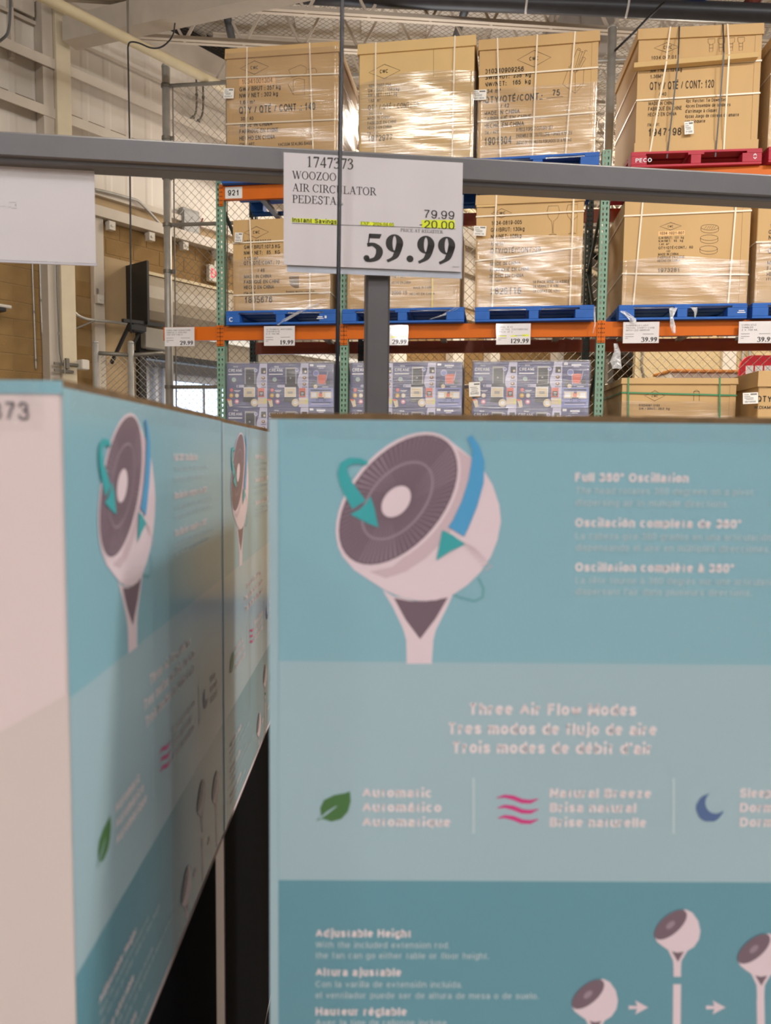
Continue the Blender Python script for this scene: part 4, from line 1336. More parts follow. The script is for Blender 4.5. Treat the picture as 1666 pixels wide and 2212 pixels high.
pallet_under(c, 'pallet', 'blue pallet above the left 39.99 price card', M_blue, [(1.05, 0.05, 1.12, 0.058), (1.06, 0.066, 1.11, 0.074)], left=0.03, right=0.0)

c = Carton('wrapped brown carton at the right edge on the lower beam', 1632, 1880, 430, P1 + ZB, 8.0, lid=0, post_w=0.0)
c.print([('1034-1111-002', 1663, 491.8, 1740, 9), ('GW/BRUT: 120 KG', 1660, 505.6, 1760, 9), ('NW/NET: 98 KG', 1660, 517.8, 1750, 9), ('1.50 m³', 1660, 529, 1700, 8), ('QTY/QTÉ/CONT.: 60', 1658, 548, 1800, 12), ('MADE IN CHINA', 1657, 572.4, 1740, 9),
         ('FABRIQUÉ EN CHINE', 1656.5, 584, 1760, 9), ('HECHO EN CHINA', 1656, 596.8, 1740, 9), ('ITM./ART', 1655, 606, 1700, 6)], mat('carton_ink_mid', (72, 58, 42), 0.8))
c.strap_h((1632, 523), (1700, 521))
c.wrap(-0.036, c.L(1640, 526)[1], 71, amp=0.008)
pallet_under(c, 'pallet', 'blue pallet at the right edge of the lower beam', M_blue, left=0.02)

# loose ends of stretch film hanging from the loads
M_tail = film('loose_film', (0.95, 0.95, 0.95), 0.25, (20, 20, 20), 0.2, 0.8, 0.30)
TF = Frame(RK.w(0, -0.075, 0), RK.rz)
for lab, pts, wd in (('loose film end hanging over the orange beam beside the right column', ((1281, 662), (1284, 680), (1286, 700), (1281, 720)), (0.04, 0.025, 0.012, 0.006)),
                     ('curled film end hanging over the left 39.99 card', ((1345, 672), (1356, 680), (1366, 688), (1369, 697)), (0.05, 0.06, 0.07, 0.05)),
                     ('long film end hanging below the bowl carton', ((1455, 665), (1451, 685), (1454, 705), (1457, 720)), (0.07, 0.03, 0.05, 0.02)),
                     ('short film end hanging below the bowl carton', ((1500, 664), (1503, 674), (1502, 686)), (0.05, 0.03, 0.01)),
                     ('film end trailing from the blue pallet behind the price sign', ((988, 664), (960, 680), (928, 690)), (0.06, 0.05, 0.02)),
                     ('diagonal film end across the first blue pallet', ((690, 655), (650, 672), (618, 690), (600, 702)), (0.05, 0.05, 0.06, 0.04)),
                     ('grey film scrap hanging under the beam beside the right column', ((1330, 742), (1334, 760), (1330, 780), (1334, 796)), (0.03, 0.06, 0.10, 0.08))):
    P = [TF.px(*p) for p in pts]
    m = MB()
    vs = []
    for k, p in enumerate(P):
        for u in (-0.5, -0.17, 0.17, 0.5):
            vs.append((p.x + wd[k] * u, 0.012 * math.sin(k * 2.1 + u * 9), p.z))
    m.add(vs, [(k * 4 + q, k * 4 + q + 1, k * 4 + q + 5, k * 4 + q + 4) for k in range(len(P) - 1) for q in range(3)])
    o = put('film_tail', m, M_tail, smooth=True, label=lab, cat='film', group=None)
    o.location, o.rotation_euler = TF.o, (0, 0, TF.rz)

# ------------------------------------------------------------------ floor level: wrapped stacks of printed product boxes
M_navy = mat('print_navy', (88, 88, 128), 0.45, var=0.05)
PM = [M_navy, mat('print_lavender', (206, 202, 224), 0.45), mat('print_white', (240, 238, 240), 0.45), mat('print_dark', (66, 64, 66), 0.45), mat('print_silver', (176, 172, 170), 0.45),
      mat('print_red', (226, 112, 88), 0.45), mat('print_amber', (222, 158, 60), 0.45), mat('print_cream', (230, 212, 180), 0.45), mat('print_pink', (226, 130, 160), 0.45),
      mat('print_mint', (176, 196, 190), 0.45), mat('print_brown', (150, 112, 86), 0.45), mat('print_periwinkle', (136, 142, 196), 0.45), mat('print_yellow', (230, 224, 120), 0.45)]


def wide_face(w, h):
    m = MB()
    X = lambda u: u * w
    Z = lambda v: (1 - v) * h
    P = lambda pts, mi, y: m.poly([(X(u), Z(v)) for u, v in pts], y, mi)
    R = lambda u0, v0, u1, v1, mi, y=-0.002: P([(u0, v0), (u1, v0), (u1, v1), (u0, v1)], mi, y)
    R(0, 0, 1, 1, 0, -0.001)
    P([(0.82, 0), (1, 0), (1, 1), (0.77, 1), (0.77, 0.78), (0.77, 0.56), (0.73, 0.48), (0.74, 0.34), (0.79, 0.2)], 1, -0.0015)
    R(0.965, 0.02, 1, 0.98, 1)
    text(m, 'Ninja', X(0.17), Z(0.085), h * 0.03, BOLD, X(0.11), y=-0.002, mi=2)
    text(m, 'CREAMi', X(0.04), Z(0.19), h * 0.07, BOLD, X(0.34), y=-0.002, mi=2)
    R(0.04, 0.235, 0.38, 0.26, 2)
    m.ell(X(0.18), Z(0.37), w * 0.055, w * 0.055, y=-0.0022, mi=9, n=18)
    for k in range(7):
        a = math.pi * (1.05 + k * 0.15)
        m.ell(X(0.18) + w * 0.085 * math.cos(a), Z(0.38) + w * 0.075 * math.sin(a), w * 0.013, w * 0.010, y=-0.0021, mi=10, n=8)
    R(0.445, 0.09, 0.71, 0.50, 4); R(0.47, 0.13, 0.685, 0.49, 3, -0.0025)
    m.ell(X(0.565), Z(0.335), w * 0.025, w * 0.025, y=-0.003, mi=4, n=4)
    R(0.43, 0.47, 0.74, 0.545, 3, -0.003)
    R(0.42, 0.545, 0.70, 0.77, 2, -0.003); R(0.44, 0.57, 0.68, 0.76, 7, -0.0035); R(0.50, 0.64, 0.62, 0.70, 4, -0.004)
    P([(0.42, 0.77), (0.69, 0.77), (0.66, 0.90), (0.40, 0.88)], 3, -0.003)
    R(0.27, 0.49, 0.44, 0.55, 1); m.ell(X(0.27), Z(0.52), h * 0.03, h * 0.03, y=-0.002, mi=1, n=14)
    for u, v, r, mi in ((0.12, 0.61, 0.043, 5), (0.115, 0.735, 0.052, 6), (0.255, 0.735, 0.05, 7), (0.25, 0.875, 0.055, 8), (0.685, 0.90, 0.09, 7), (0.72, 0.155, 0.045, 1)):
        m.ell(X(u), Z(v), w * r, w * r, y=-0.0045, mi=mi, n=20)
        m.ell(X(u) + w * 0.004, Z(v) + w * 0.004, w * r * 0.55, w * r * 0.5, y=-0.005, mi={5: 8, 6: 12, 7: 2, 8: 2, 1: 11}[mi], n=12)
    R(0.18, 0.615, 0.34, 0.63, 2); R(0.21, 0.64, 0.31, 0.65, 2)
    P([(0.0, 0.81), (0.12, 0.84), (0.14, 0.98), (0.07, 1.0)], 7, -0.003); P([(0.0, 0.81), (0.10, 0.82), (0.08, 0.86), (0.0, 0.84)], 5, -0.0035)
    R(0.85, 0.10, 0.97, 0.225, 3, -0.003); m.ell(X(0.93), Z(0.19), w * 0.028, w * 0.028, y=-0.0035, mi=7, n=12); R(0.85, 0.225, 0.97, 0.24, 0, -0.003)
    for v in (0.33, 0.475):
        m.ell(X(0.905), Z(v), w * 0.045, w * 0.04, y=-0.003, mi=10, n=14); m.ell(X(0.90), Z(v) + 0.004, w * 0.022, w * 0.02, y=-0.0035, mi=7, n=10)
        R(0.85, v + 0.06, 0.97, v + 0.075, 0, -0.003)
    R(0.775, 0.565, 0.93, 0.775, 5, -0.003); R(0.80, 0.64, 0.91, 0.75, 3, -0.0035); R(0.825, 0.67, 0.89, 0.69, 2, -0.004); R(0.83, 0.71, 0.88, 0.73, 4, -0.004)
    R(0.785, 0.80, 0.94, 0.93, 7, -0.003); m.ell(X(0.965), Z(0.865), w * 0.025, h * 0.075, y=-0.0032, mi=12, n=14)
    return m


def narrow_face(w, h):
    m = MB()
    X = lambda u: u * w
    Z = lambda v: (1 - v) * h
    R = lambda u0, v0, u1, v1, mi, y=-0.002: m.poly([(X(u0), Z(v0)), (X(u1), Z(v0)), (X(u1), Z(v1)), (X(u0), Z(v1))], y, mi)
    R(0, 0, 1, 1, 0, -0.001); R(0, 0.56, 1, 1, 11, -0.0015)
    R(0.05, 0.02, 0.2, 0.07, 2); R(0.33, 0.05, 0.68, 0.085, 2); R(0.4, 0.10, 0.62, 0.12, 1); R(0.32, 0.03, 0.70, 0.04, 11)
    m.poly([(X(0.36), Z(0.26)), (X(0.72), Z(0.26)), (X(0.66), Z(0.47)), (X(0.40), Z(0.47))], -0.002, 5)
    m.line([(X(0.34), Z(0.2)), (X(0.38), Z(0.48)), (X(0.68), Z(0.48)), (X(0.76), Z(0.2))], 0.006, -0.0025, 1)
    m.ell(X(0.30), Z(0.23), w * 0.12, w * 0.12, y=-0.0025, mi=1, n=16); m.ell(X(0.30), Z(0.23), w * 0.10, w * 0.10, y=-0.003, mi=11, n=16)
    m.ell(X(0.78), Z(0.43), w * 0.10, w * 0.10, y=-0.003, mi=3, n=16)
    m.poly([(X(0.08), Z(0.52)), (X(0.18), Z(0.38)), (X(0.3), Z(0.42)), (X(0.22), Z(0.55))], -0.002, 3)
    m.ell(X(0.28), Z(0.53), w * 0.08, w * 0.08, y=-0.003, mi=7, n=14); R(0.55, 0.53, 0.8, 0.545, 2)
    R(0.08, 0.60, 0.90, 0.625, 3); R(0.08, 0.65, 0.92, 0.80, 7); R(0.12, 0.67, 0.32, 0.78, 2, -0.0025); R(0.68, 0.67, 0.88, 0.78, 2, -0.0025); R(0.42, 0.68, 0.55, 0.77, 5, -0.0025); R(0.38, 0.78, 0.62, 0.80, 3, -0.0025)
    for u, v in ((0.5, 0.66), (0.36, 0.84), (0.64, 0.84)):
        m.ell(X(u), Z(v), w * 0.05, w * 0.05, y=-0.003, mi=3, n=14); m.ell(X(u), Z(v), w * 0.035, w * 0.035, y=-0.0035, mi=11, n=14)
    R(0.12, 0.89, 0.9, 0.905, 3); R(0.1, 0.92, 0.85, 0.935, 1)
    return m


SB = Frame(RK.w(0, 0.03, 0), RK.rz)
stackz = SB.px(490, 785).z
BH = stackz - SB.px(490, 879).z
wide_w = SB.px_z(577.5, 2.3) - SB.px_z(490, 2.3)
nar_w = SB.px_z(722, 2.3) - SB.px_z(668, 2.3)
MW = wide_face(wide_w, BH - 0.004).mesh('printed_face', PM)
MN = narrow_face(nar_w, BH - 0.004).mesh('printed_face', PM)
def box_body(w, d=0.9):
    return MB().bbox(0, 0, 0.001, w, d, BH - 0.002, 0.004).mesh('body', M_navy)
BW, BN = box_body(wide_w), box_body(nar_w)
WHERE = ['left', 'middle', 'right']
stacks = (('leftmost', SB.px_z(490, 2.3)), ('middle', SB.px_z(757, 2.3)), ('rightmost', SB.px_z(1021.5, 2.3)))
M_wrap2 = film('stack_wrap', (0.97, 0.97, 0.97), 0.12, (2.6, 2.6, 50.0), 0.17, 0.5, 0.09)
for si, (sn, x0) in enumerate(stacks):
    for r in range(2):
        xx = x0
        for k in range(3):
            wdt = wide_w if k < 2 else nar_w
            lvl = 'top row' if r == 0 else 'second row'
            if k < 2:
                lab = '%s ice cream maker box, %s of the %s wrapped stack' % ('left' if k == 0 else 'middle', lvl, sn)
            else:
                lab = 'lavender end-on product box, %s of the %s wrapped stack' % (lvl, sn)
            f = Frame(SB.w(xx, 0, stackz - BH * (r + 1)), RK.rz)
            b = thing('product_box', lab, 'box', f, 'boxes in the wrapped stacks')
            put('body', BW if k < 2 else BN, None, b)
            put('printed_face', MW if k < 2 else MN, None, b)
            xx += wdt + 0.001
    tw = 2 * wide_w + nar_w + 0.002
    zb = stackz - 2 * BH
    f = Frame(SB.w(x0, 0, 0), RK.rz)
    lower = thing('carton', 'plain brown carton under the %s wrapped stack' % sn, 'carton', Frame(SB.w(x0, 0, 0.139), RK.rz))
    put('body', MB().bbox(0, 0, 0, tw, 0.9, zb - 0.14, 0.006), M_card, lower)
    put('seam_tape', MB().box(tw / 2 - 0.03, -0.001, 0.0, tw / 2 + 0.03, 0.001, zb - 0.14), M_card2, lower)
    pallet('pallet', 'blue pallet on the floor under the %s wrapped stack' % sn, f, tw, 0.9, M_blue)
    sw = wrinkled(tw, 0.9, zb - 0.02, stackz + 0.012, 'lr', 0.012, 0.008, 80 + si)
    o = put('stretch_wrap', sw, M_wrap2, smooth=True, label='clear stretch wrap around the %s stack of product boxes' % sn, cat='wrap')
    o.location, o.rotation_euler = f.o, (0, 0, f.rz)
    put('top_sheet', MB().box(-0.01, -0.01, stackz + 0.003, tw + 0.01, 0.91, stackz + 0.012), M_wrap2, o)
    if si == 2:
        a, b_ = SB.px(1014, 857, -0.03), SB.px(1039, 826, -0.03)
        tk = MB().box(0, 0, 0, b_.x - a.x, 0.001, b_.z - a.z)
        text(tk, '033480', 0.012, 0.018, 0.024, BOLD, (b_.x - a.x) * 0.75, y=-0.001, mi=1)
        for v, h_, u0, u1 in ((0.8, 0.1, 0.45, 0.95), (0.62, 0.04, 0.1, 0.7), (0.5, 0.04, 0.2, 0.8), (0.36, 0.04, 0.2, 0.75)):
            W_, H_ = b_.x - a.x, b_.z - a.z
            tk.poly([(W_ * u0, H_ * v), (W_ * u1, H_ * v), (W_ * u1, H_ * (v + h_)), (W_ * u0, H_ * (v + h_))], -0.001, 1)
        k_ = put('barcode_ticket', tk, [M_tagp, MATS['ticket_ink']], o)
        k_.location = (a.x - (f.loc(SB.o)).x * 0 - x0, -0.03, a.z)
        k_.rotation_euler = (0, math.radians(-3), 0)

# ---- floor level cartons on the right
for label, pl, pr, ptop, yaw, kind in (('long brown carton with green straps at floor level on the right', 1331, 1573, 816.5, 5.5, 0),
                                       ('brown carton ticketed 2670056 at the right edge of the floor level', 1619, 1860, 801, 5.5, 1)):
    z0 = 0.139
    c = Carton(label, pl, pr, ptop, z0, yaw, w0=-0.05 if kind == 0 else -0.25, depth=1.0, lid=0.055 if kind == 0 else 0.14, post_w=0.055 if kind == 0 else 0)
    if kind == 0:
        c.emblem(1414.8, 855, 21.6, 11, 1407.6, 858, 1422, 5)
        c.print([('01034087 3103', 1380, 878, 1425.6, 5), ('GW / BRUT:  39.0  kg', 1380, 885, 1447, 5)], M_inkd)
        c.strap_v(1357.5, 1356, M_gstrap); c.strap_v(1555, 1553, M_gstrap)
        c.strap_h((1332, 847.6), (1572, 853.6), M_gstrap)
        c.wrap(c.h - 0.6, c.L(1400, 867)[1], 91, amp=0.008)
        c.art([[(1499, 866), (1499, 846), (1505, 842.5), (1511, 846), (1511, 866)], [(1499, 846), (1511, 846)]], 0.004)
    else:
        c.print([('QTY / QTÉ', 1634, 868, 1720, 13), ('W.DIAMOND', 1628.5, 883.6, 1686, 7)], M_inkd)
        c.art([[(1642, 831), (1662, 837), (1690, 831)]], 0.003)
        c.ticket(1605, 849, 1639, 873, '2670056', -3)
        c.tape()
    pallet_under(c, 'pallet', 'blue pallet on the floor under the %s carton' % ('green-strapped' if kind == 0 else 'right edge'), M_blue, extra=0.03)

# ------------------------------------------------------------------ price cards on the lower beam
M_print = mat('print_black', (38, 36, 36), 0.6)
M_soft = mat('print_soft', (110, 104, 100), 0.6)
M_hi = mat('highlighter_yellow', (232, 236, 70), 0.6)
M_cardw = mat('price_card_paper', (226, 220, 218), 0.5)
M_sleeve = film('card_sleeve', (1, 1, 1), 0.022, (5, 5, 5), 0.06, 0.035, 0.0)
cards = [(356, 706.5, 420, 748, '29.99', ['KIRKLAND SIGNATURE', 'OMEGA 3 1200 MG', '330 SOFTGELS'], False, '29.99 price card at the free end of the lower orange beam'),
         (570.5, 704, 637, 747, '19.99', ['ULTRABRITE WHITENING', 'TOOTHPASTE', '5 X 160 ML'], False, '19.99 price card on the orange beam, left of the black cable'),
         (818, 702, 882, 746, '29.99', ['ULTRASONIC', 'DIFFUSER'], True, '29.99 price card partly behind the grey post'),
         (1072, 698.5, 1147, 744.5, '129.99', ['ORAL B IO', 'ELECTRIC TOOTHBRUSH', 'PACK OF 2'], True, '129.99 price card on the orange beam'),
         (1345.5, 695, 1425, 741.5, '39.99', ['SAMSPIELD LADY', 'TRAVEL VANITY CASE', 'WITH LED MIRROR'], False, '39.99 price card for a travel vanity case'),
         (1595, 693.5, 1678, 741.5, '39.99', ['CORKCICLE', 'TUMBLER', '2 X 709 ML'], False, '39.99 price card cut by the right edge of the photo')]
CF = Frame(RK.w(0, -0.055, 0), RK.rz)
for x0, y0, x1, y1, price, lines, sale, label in cards:
    a = CF.px(x0, y1)
    b = CF.px(x1, y0)
    w, h = b.x - a.x, b.z - a.z
    f = Frame(CF.w(a.x, 0, a.z), RK.rz)
    t = thing('price_card', label, 'price sign', f, 'price cards on the lower beam')
    put('paper', MB().box(0, 0, 0, w, 0.001, h), M_cardw, t)
    m = MB()
    text(m, price, w * 0.96, h * 0.06, h * 0.22, SERIFB, None, 'r', y=-0.0012)
    put('price_figures', m, M_print, t)
    m = MB()
    for i, s in enumerate(lines):
        text(m, s, w * 0.07, h * (0.80 - i * 0.115), h * 0.075, SANS, min(w * 0.045 * len(s), w * 0.85), y=-0.0012)
    for u0, u1, v in ((0.06, 0.3, 0.30), (0.06, 0.14, 0.22), (0.55, 0.85, 0.42), (0.06, 0.3, 0.42)):
        m.poly([(w * u0, h * v), (w * u1, h * v), (w * u1, h * (v + 0.018)), (w * u0, h * (v + 0.018))], -0.0012)
    put('printed_text', m, M_soft, t)
    if sale:
        m = MB()
        for u0, u1, v0, v1 in ((0.05, 0.30, 0.38, 0.43), (0.42, 0.62, 0.38, 0.44), (0.75, 0.96, 0.38, 0.48)):
            m.poly([(w * u0, h * v0), (w * u1, h * v0), (w * u1, h * v1), (w * u0, h * v1)], -0.0008)
        put('highlighting', m, M_hi, t)
    put('clear_sleeve', MB().box(-0.004, -0.0025, -0.004, w + 0.004, -0.002, h + 0.002), M_sleeve, t)
    put('hanger_clip', MB().box(w * 0.42, 0.001, h - 0.02, w * 0.58, 0.054, h - 0.012).box(w * 0.42, 0.001, h - 0.06, w * 0.58, 0.004, h - 0.012), M_galvd, t)

# ------------------------------------------------------------------ wall fittings on the left
EB = [WL.px(395, 505, -0.12), WL.px(432, 458, -0.12)]
t = thing('electrical_box', 'grey electrical disconnect box high on the wall, seen through the fence', 'box', Frame(WL.w(EB[0].x, -0.12, EB[0].z), WL.rz))
w, h = EB[1].x - EB[0].x, EB[1].z - EB[0].z
put('body', MB().bbox(0, 0, 0, w, 0.10, h, 0.008), mat('box_grey', (138, 136, 130), 0.5), t)
put('cover', MB().bbox(0.015, -0.012, 0.02, w - 0.015, 0, h - 0.04, 0.004), mat('box_grey2', (150, 148, 142), 0.5), t)
put('handle', MB().box(w, 0.01, h * 0.45, w + 0.03, 0.04, h * 0.62).beam((w + 0.015, 0.02, h * 0.5), (w + 0.05, 0.0, h * 0.8), 0.02, 0.02), mat('handle_red', (120, 40, 40), 0.5), t)
ex = WL.px(452, 606, -0.1), WL.px(484, 578, -0.1)
t = thing('exit_sign', 'white exit sign with red letters over the roller door, behind the green column', 'sign', Frame(WL.w(ex[0].x, -0.1, ex[0].z), WL.rz))
w, h = ex[1].x - ex[0].x, ex[1].z - ex[0].z
put('housing', MB().bbox(0, 0, 0, w, 0.07, h, 0.006), mat('sensor_plastic', (205, 198, 186), 0.5), t)
put('lit_letters', text(MB(), 'EXIT', w * 0.12, h * 0.22, h * 0.55, BOLD, w * 0.76, y=-0.002), mat('exit_red', (235, 40, 80), 0.5, emit=0.8), t)
put('ceiling_arm', MB().box(w * 0.45, 0.03, h, w * 0.55, 0.06, h + 0.12), mat('sensor_plastic', (205, 198, 186), 0.5), t)


def wl_path(pts, y=-0.05):
    out = []
    for px, py in pts:
        p = WL.px(px, py, y)
        out.append(WL.w(p.x, y, p.z))
    return out


def smooth_pts(P, n=6):
    P = [Vector(p) for p in P]
    o = []
    for i in range(len(P) - 1):
        p0, p1, p2, p3 = P[max(i - 1, 0)], P[i], P[i + 1], P[min(i + 2, len(P) - 1)]
        for k in range(n):
            u = k / n
            o.append(0.5 * ((2 * p1) + (p2 - p0) * u + (2 * p0 - 5 * p1 + 4 * p2 - p3) * u * u + (3 * p1 - p0 - 3 * p2 + p3) * u ** 3))
    o.append(P[-1])
    return o


def run(name, label, cat, pts, r, m, y=-0.05, smooth=True, clamps=0):
    P = wl_path(pts, y)
    if smooth:
        P = smooth_pts(P)
    o = put(name, MB().tube(P, r, 8), m, smooth=True, label=label, cat=cat)
    for k in range(clamps):
        p = P[int((k + 0.5) / clamps * (len(P) - 1))]
        put('clamp', MB().tube([p - Vector((0, 0, 0.015)), p + Vector((0, 0, 0.015))], r * 1.5, 10), M_galvd, o)
    return o


run('conduit', 'thin steel conduit running down the tan block wall, longer of the two', 'conduit', [(68, 480), (71, 600), (76, 740), (78, 798)], 0.010, M_galv, -0.03, clamps=3)
run('conduit', 'thin steel conduit on the tan block wall ending above the left fan box', 'conduit', [(84, 480), (87, 600), (90, 690), (93, 742)], 0.011, M_galv, -0.03, clamps=3)
run('conduit', 'grey conduit curving from the cream column to the roller door motor', 'conduit', [(152, 480), (153, 600), (154, 650), (162, 675), (180, 687), (205, 692), (240, 695), (285, 701)], 0.018, M_galv, -0.20)
run('conduit', 'thin conduit slanting below the curved conduit near the roller door', 'conduit', [(157, 712), (180, 703), (205, 692)], 0.012, M_galvd, -0.21)
run('conduit', 'grey conduit bending down across the tan band toward the electrical box', 'conduit', [(205, 409), (240, 417), (280, 428), (298, 434), (315, 450), (350, 488)], 0.018, M_galv, -0.14)
run('cable', 'dark grey cable running down the cream column', 'cable', [(122, 560), (124, 640), (127, 720), (129, 760), (134, 785)], 0.008, mat('cable_grey', (96, 98, 98), 0.5), -0.275, clamps=1)
run('cable', 'black cable looped under the roof tie at the top left corner', 'cable', [(22, -40), (22, 30), (18, 66), (8, 82), (-20, 102)], 0.014, mat('cable_grey', (96, 98, 98), 0.5), -0.5)
run('conduit', 'left one of two bent conduits coming down behind the tall fence', 'conduit', [(424, 165), (425, 225), (420, 250), (402, 262)], 0.014, M_galvd, -0.12, clamps=2)
run('conduit', 'right one of two bent conduits coming down behind the tall fence', 'conduit', [(438, 165), (439, 232), (432, 258), (410, 269)], 0.014, M_galvd, -0.12, clamps=2)
# black cable from roof to the door operator
hp = [at_y(378, 50, 7.75), at_y(374, 75, 7.75), at_y(362, 92, 7.70), at_y(345, 103, 7.65), at_y(325, 103, 7.60), at_y(300, 93, 7.55), at_y(283, 91, 7.50), at_y(277, 100, 7.45), at_y(277, 130, 7.45), at_y(280, 300, 7.45), at_y(282, 500, 7.45), at_y(283, 720, 7.45)]
put('cable', MB().tube(smooth_pts(hp), 0.008, 8), M_black, smooth=True, label='black cable dropping from the roof beam to the roller door', cat='cable')
# door operator arm and safety sensors
t = thing('door_operator', 'black roller door operator with a long arm beside the door board', 'motor', WL)
p1, p2 = WL.px(265, 692, -0.45), WL.px(352, 703, -0.45)
put('arm', MB().beam((p1.x, -0.45, p1.z), (p2.x, -0.45, p2.z), 0.05, 0.04), M_black, t)
put('strut', MB().beam((p1.x + 0.12, -0.44, p1.z), (p1.x + 0.05, -0.1, p1.z - 0.5), 0.03, 0.04).beam((p1.x + 0.3, -0.44, p1.z - 0.02), (p1.x + 0.12, -0.42, p1.z - 0.35), 0.03, 0.03), M_black, t)
put('motor_body', MB().bbox(p1.x + 0.1, -0.5, p1.z - 0.12, p1.x + 0.32, -0.36, p1.z - 0.02, 0.02), M_black, t)
pc = WL.px(165, 790, -0.25)
t = thing('wall_camera', 'small white box on a bracket at the foot of the cream column', 'sensor', Frame(WL.w(pc.x, -0.3, pc.z), WL.rz))
put('housing', MB().bbox(0.0, -0.08, -0.05, 0.1, 0.06, 0.07, 0.01), mat('sensor_plastic', (205, 198, 186), 0.5), t)
put('bracket', MB().box(-0.12, 0.0, -0.01, 0.0, 0.02, 0.02).box(-0.16, -0.01, -0.05, -0.12, 0.03, 0.07), M_galvd, t)
pc = WL.px(125, 788, -0.29)
t = thing('conduit_clamp', 'grey strut clamps around the cream column above the left fan box', 'clamp', Frame(WL.w(pc.x - 0.04, -0.29, pc.z), WL.rz))
put('strut', MB().box(0, 0, 0, 0.12, 0.02, 0.03).box(0, 0, -0.08, 0.24, 0.02, -0.05), M_galvd, t)
put('clamp_bolt', MB().tube([(0.11, -0.02, -0.1), (0.11, -0.02, 0.06)], 0.01, 8), M_galvd, t)
pl_ = WL.px(0, 660, -0.25)
t = thing('wall_light', 'white tube fitting with a black mount cut by the left edge', 'light fitting', Frame(WL.w(pl_.x, -0.25, pl_.z), WL.rz))
put('tube', MB().tube([(-0.5, 0, 0), (0.12, 0, 0)], 0.02, 10), mat('sensor_plastic', (205, 198, 186), 0.5), t)
put('mount', MB().bbox(-0.1, -0.02, -0.06, 0.06, 0.22, -0.02, 0.004), M_black, t)

# ------------------------------------------------------------------ overhead pipes
bp = [at_y(640, -12, 9.2), at_y(770, -5, 9.05), at_y(1250, 12, 8.7), at_y(1666, 30, 8.4), at_y(2000, 46, 8.2)]
pipe = put('sprinkler_main', MB().tube(bp, 0.098, 20), mat('black_pipe', (44, 46, 52), 0.4, var=0.15, vscale=8), smooth=True, label='thick black pipe crossing above the upper cartons', cat='pipe')
def on_pipe(px):
    for i in range(len(bp) - 1):
        xa, xb = project(bp[i])[0], project(bp[i + 1])[0]
        if xa <= px <= xb:
            k = (px - xa) / (xb - xa)
            return bp[i].lerp(bp[i + 1], k), (bp[i + 1] - bp[i]).normalized()
for px in (1141, 1358):
    p, d = on_pipe(px)
    put('pipe_band', MB().tube([p - d * 0.012, p + d * 0.012], 0.101, 20), mat('band_white', (200, 198, 194), 0.4), pipe, smooth=True)
for px in (780, 845):
    p, d = on_pipe(px)
    h = MB()
    h.tube([p - d * 0.02 + Vector((0, 0, 0.02)), p + d * 0.02 + Vector((0, 0, 0.02))], 0.104, 16)
    h.beam(p + Vector((0, 0, 0.09)), p + Vector((0, 0, 0.6)), 0.03, 0.03)
    put('pipe_hanger', h, mat('hanger_red', (176, 62, 42), 0.5), pipe)
p, d = on_pipe(1505)
v = thing('blue_valve', 'blue valve on the black pipe above the red pallet load', 'valve', Frame(p, 0))
put('valve_body', MB().tube([(0, 0, 0.07), (0, 0, 0.08), (0, 0, 0.12), (0, 0, 0.2), (0, 0, 0.26)], [0.06, 0.10, 0.14, 0.12, 0.05], 14), mat('valve_blue', (34, 74, 164), 0.45), v)
put('valve_handle', MB().tube([(-0.13, -0.1, 0.26), (0.13, -0.1, 0.26)], 0.02, 8), mat('valve_blue', (34, 74, 164), 0.45), v)
p, d = on_pipe(1627)
v = thing('sprinkler_fitting', 'rust red fitting on top of the black pipe at the right', 'valve', Frame(p, 0))
put('fitting_body', MB().tube([(0, 0, 0.06), (0, 0, 0.12), (0, 0, 0.17), (0, 0, 0.30)], [0.05, 0.10, 0.07, 0.07], 14), mat('fitting_red', (122, 62, 50), 0.5), v)
for (a, b, lab) in (((488, 22), (506, 108), 'dark pipe drop slanting above the first upper carton'), ((1006, 18), (986, 78), 'dark pipe drop slanting above the second upper carton')):
    m = MB().tube([at_y(*a, 9.4), at_y(*b, 10.2)], 0.05, 12)
    m.tube([at_y(*a, 9.4), at_y(a[0], a[1] - 24, 9.4)], 0.05, 12)
    put('pipe_drop', m, mat('dark_pipe', (60, 62, 66), 0.45), smooth=True, label=lab, cat='pipe')
# thin cable slanting behind the last upper cartons
cb = [at_y(1435, 4, 8.3), at_y(1400, 38, 8.3), at_y(1372, 68, 8.3), at_y(1328, 110, 8.32)]
put('cable', MB().tube(cb, 0.012, 8), M_black, smooth=True, label='thin black cable slanting from the black pipe to the right fence post', cat='cable')
# white duct panels under the deck behind the pipe
d_ = MB()
da, db = at_y(1195, 62, 9.6), at_y(1330, 44, 9.6)
dk = thing('roof_duct', 'pale sheet metal duct under the roof behind the black pipe', 'duct', Frame(Vector((da.x, 9.6, 6.72)), 0.05))
put('duct_body', MB().bbox(0.0, 0, 0, db.x - da.x, 0.5, 0.42, 0.01), mat('duct_grey', (150, 142, 134), 0.5), dk)
put('duct_flange', MB().box((db.x - da.x) * 0.45, -0.02, -0.02, (db.x - da.x) * 0.48, 0.52, 0.44), mat('duct_grey', (150, 142, 134), 0.5), dk)
for k, (a, b) in enumerate((((1290, 190), (1345, 270)), ((1350, 150), (1282, 260)), ((1290, 300), (1352, 340)), ((1345, 290), (1300, 338)))):
    pass
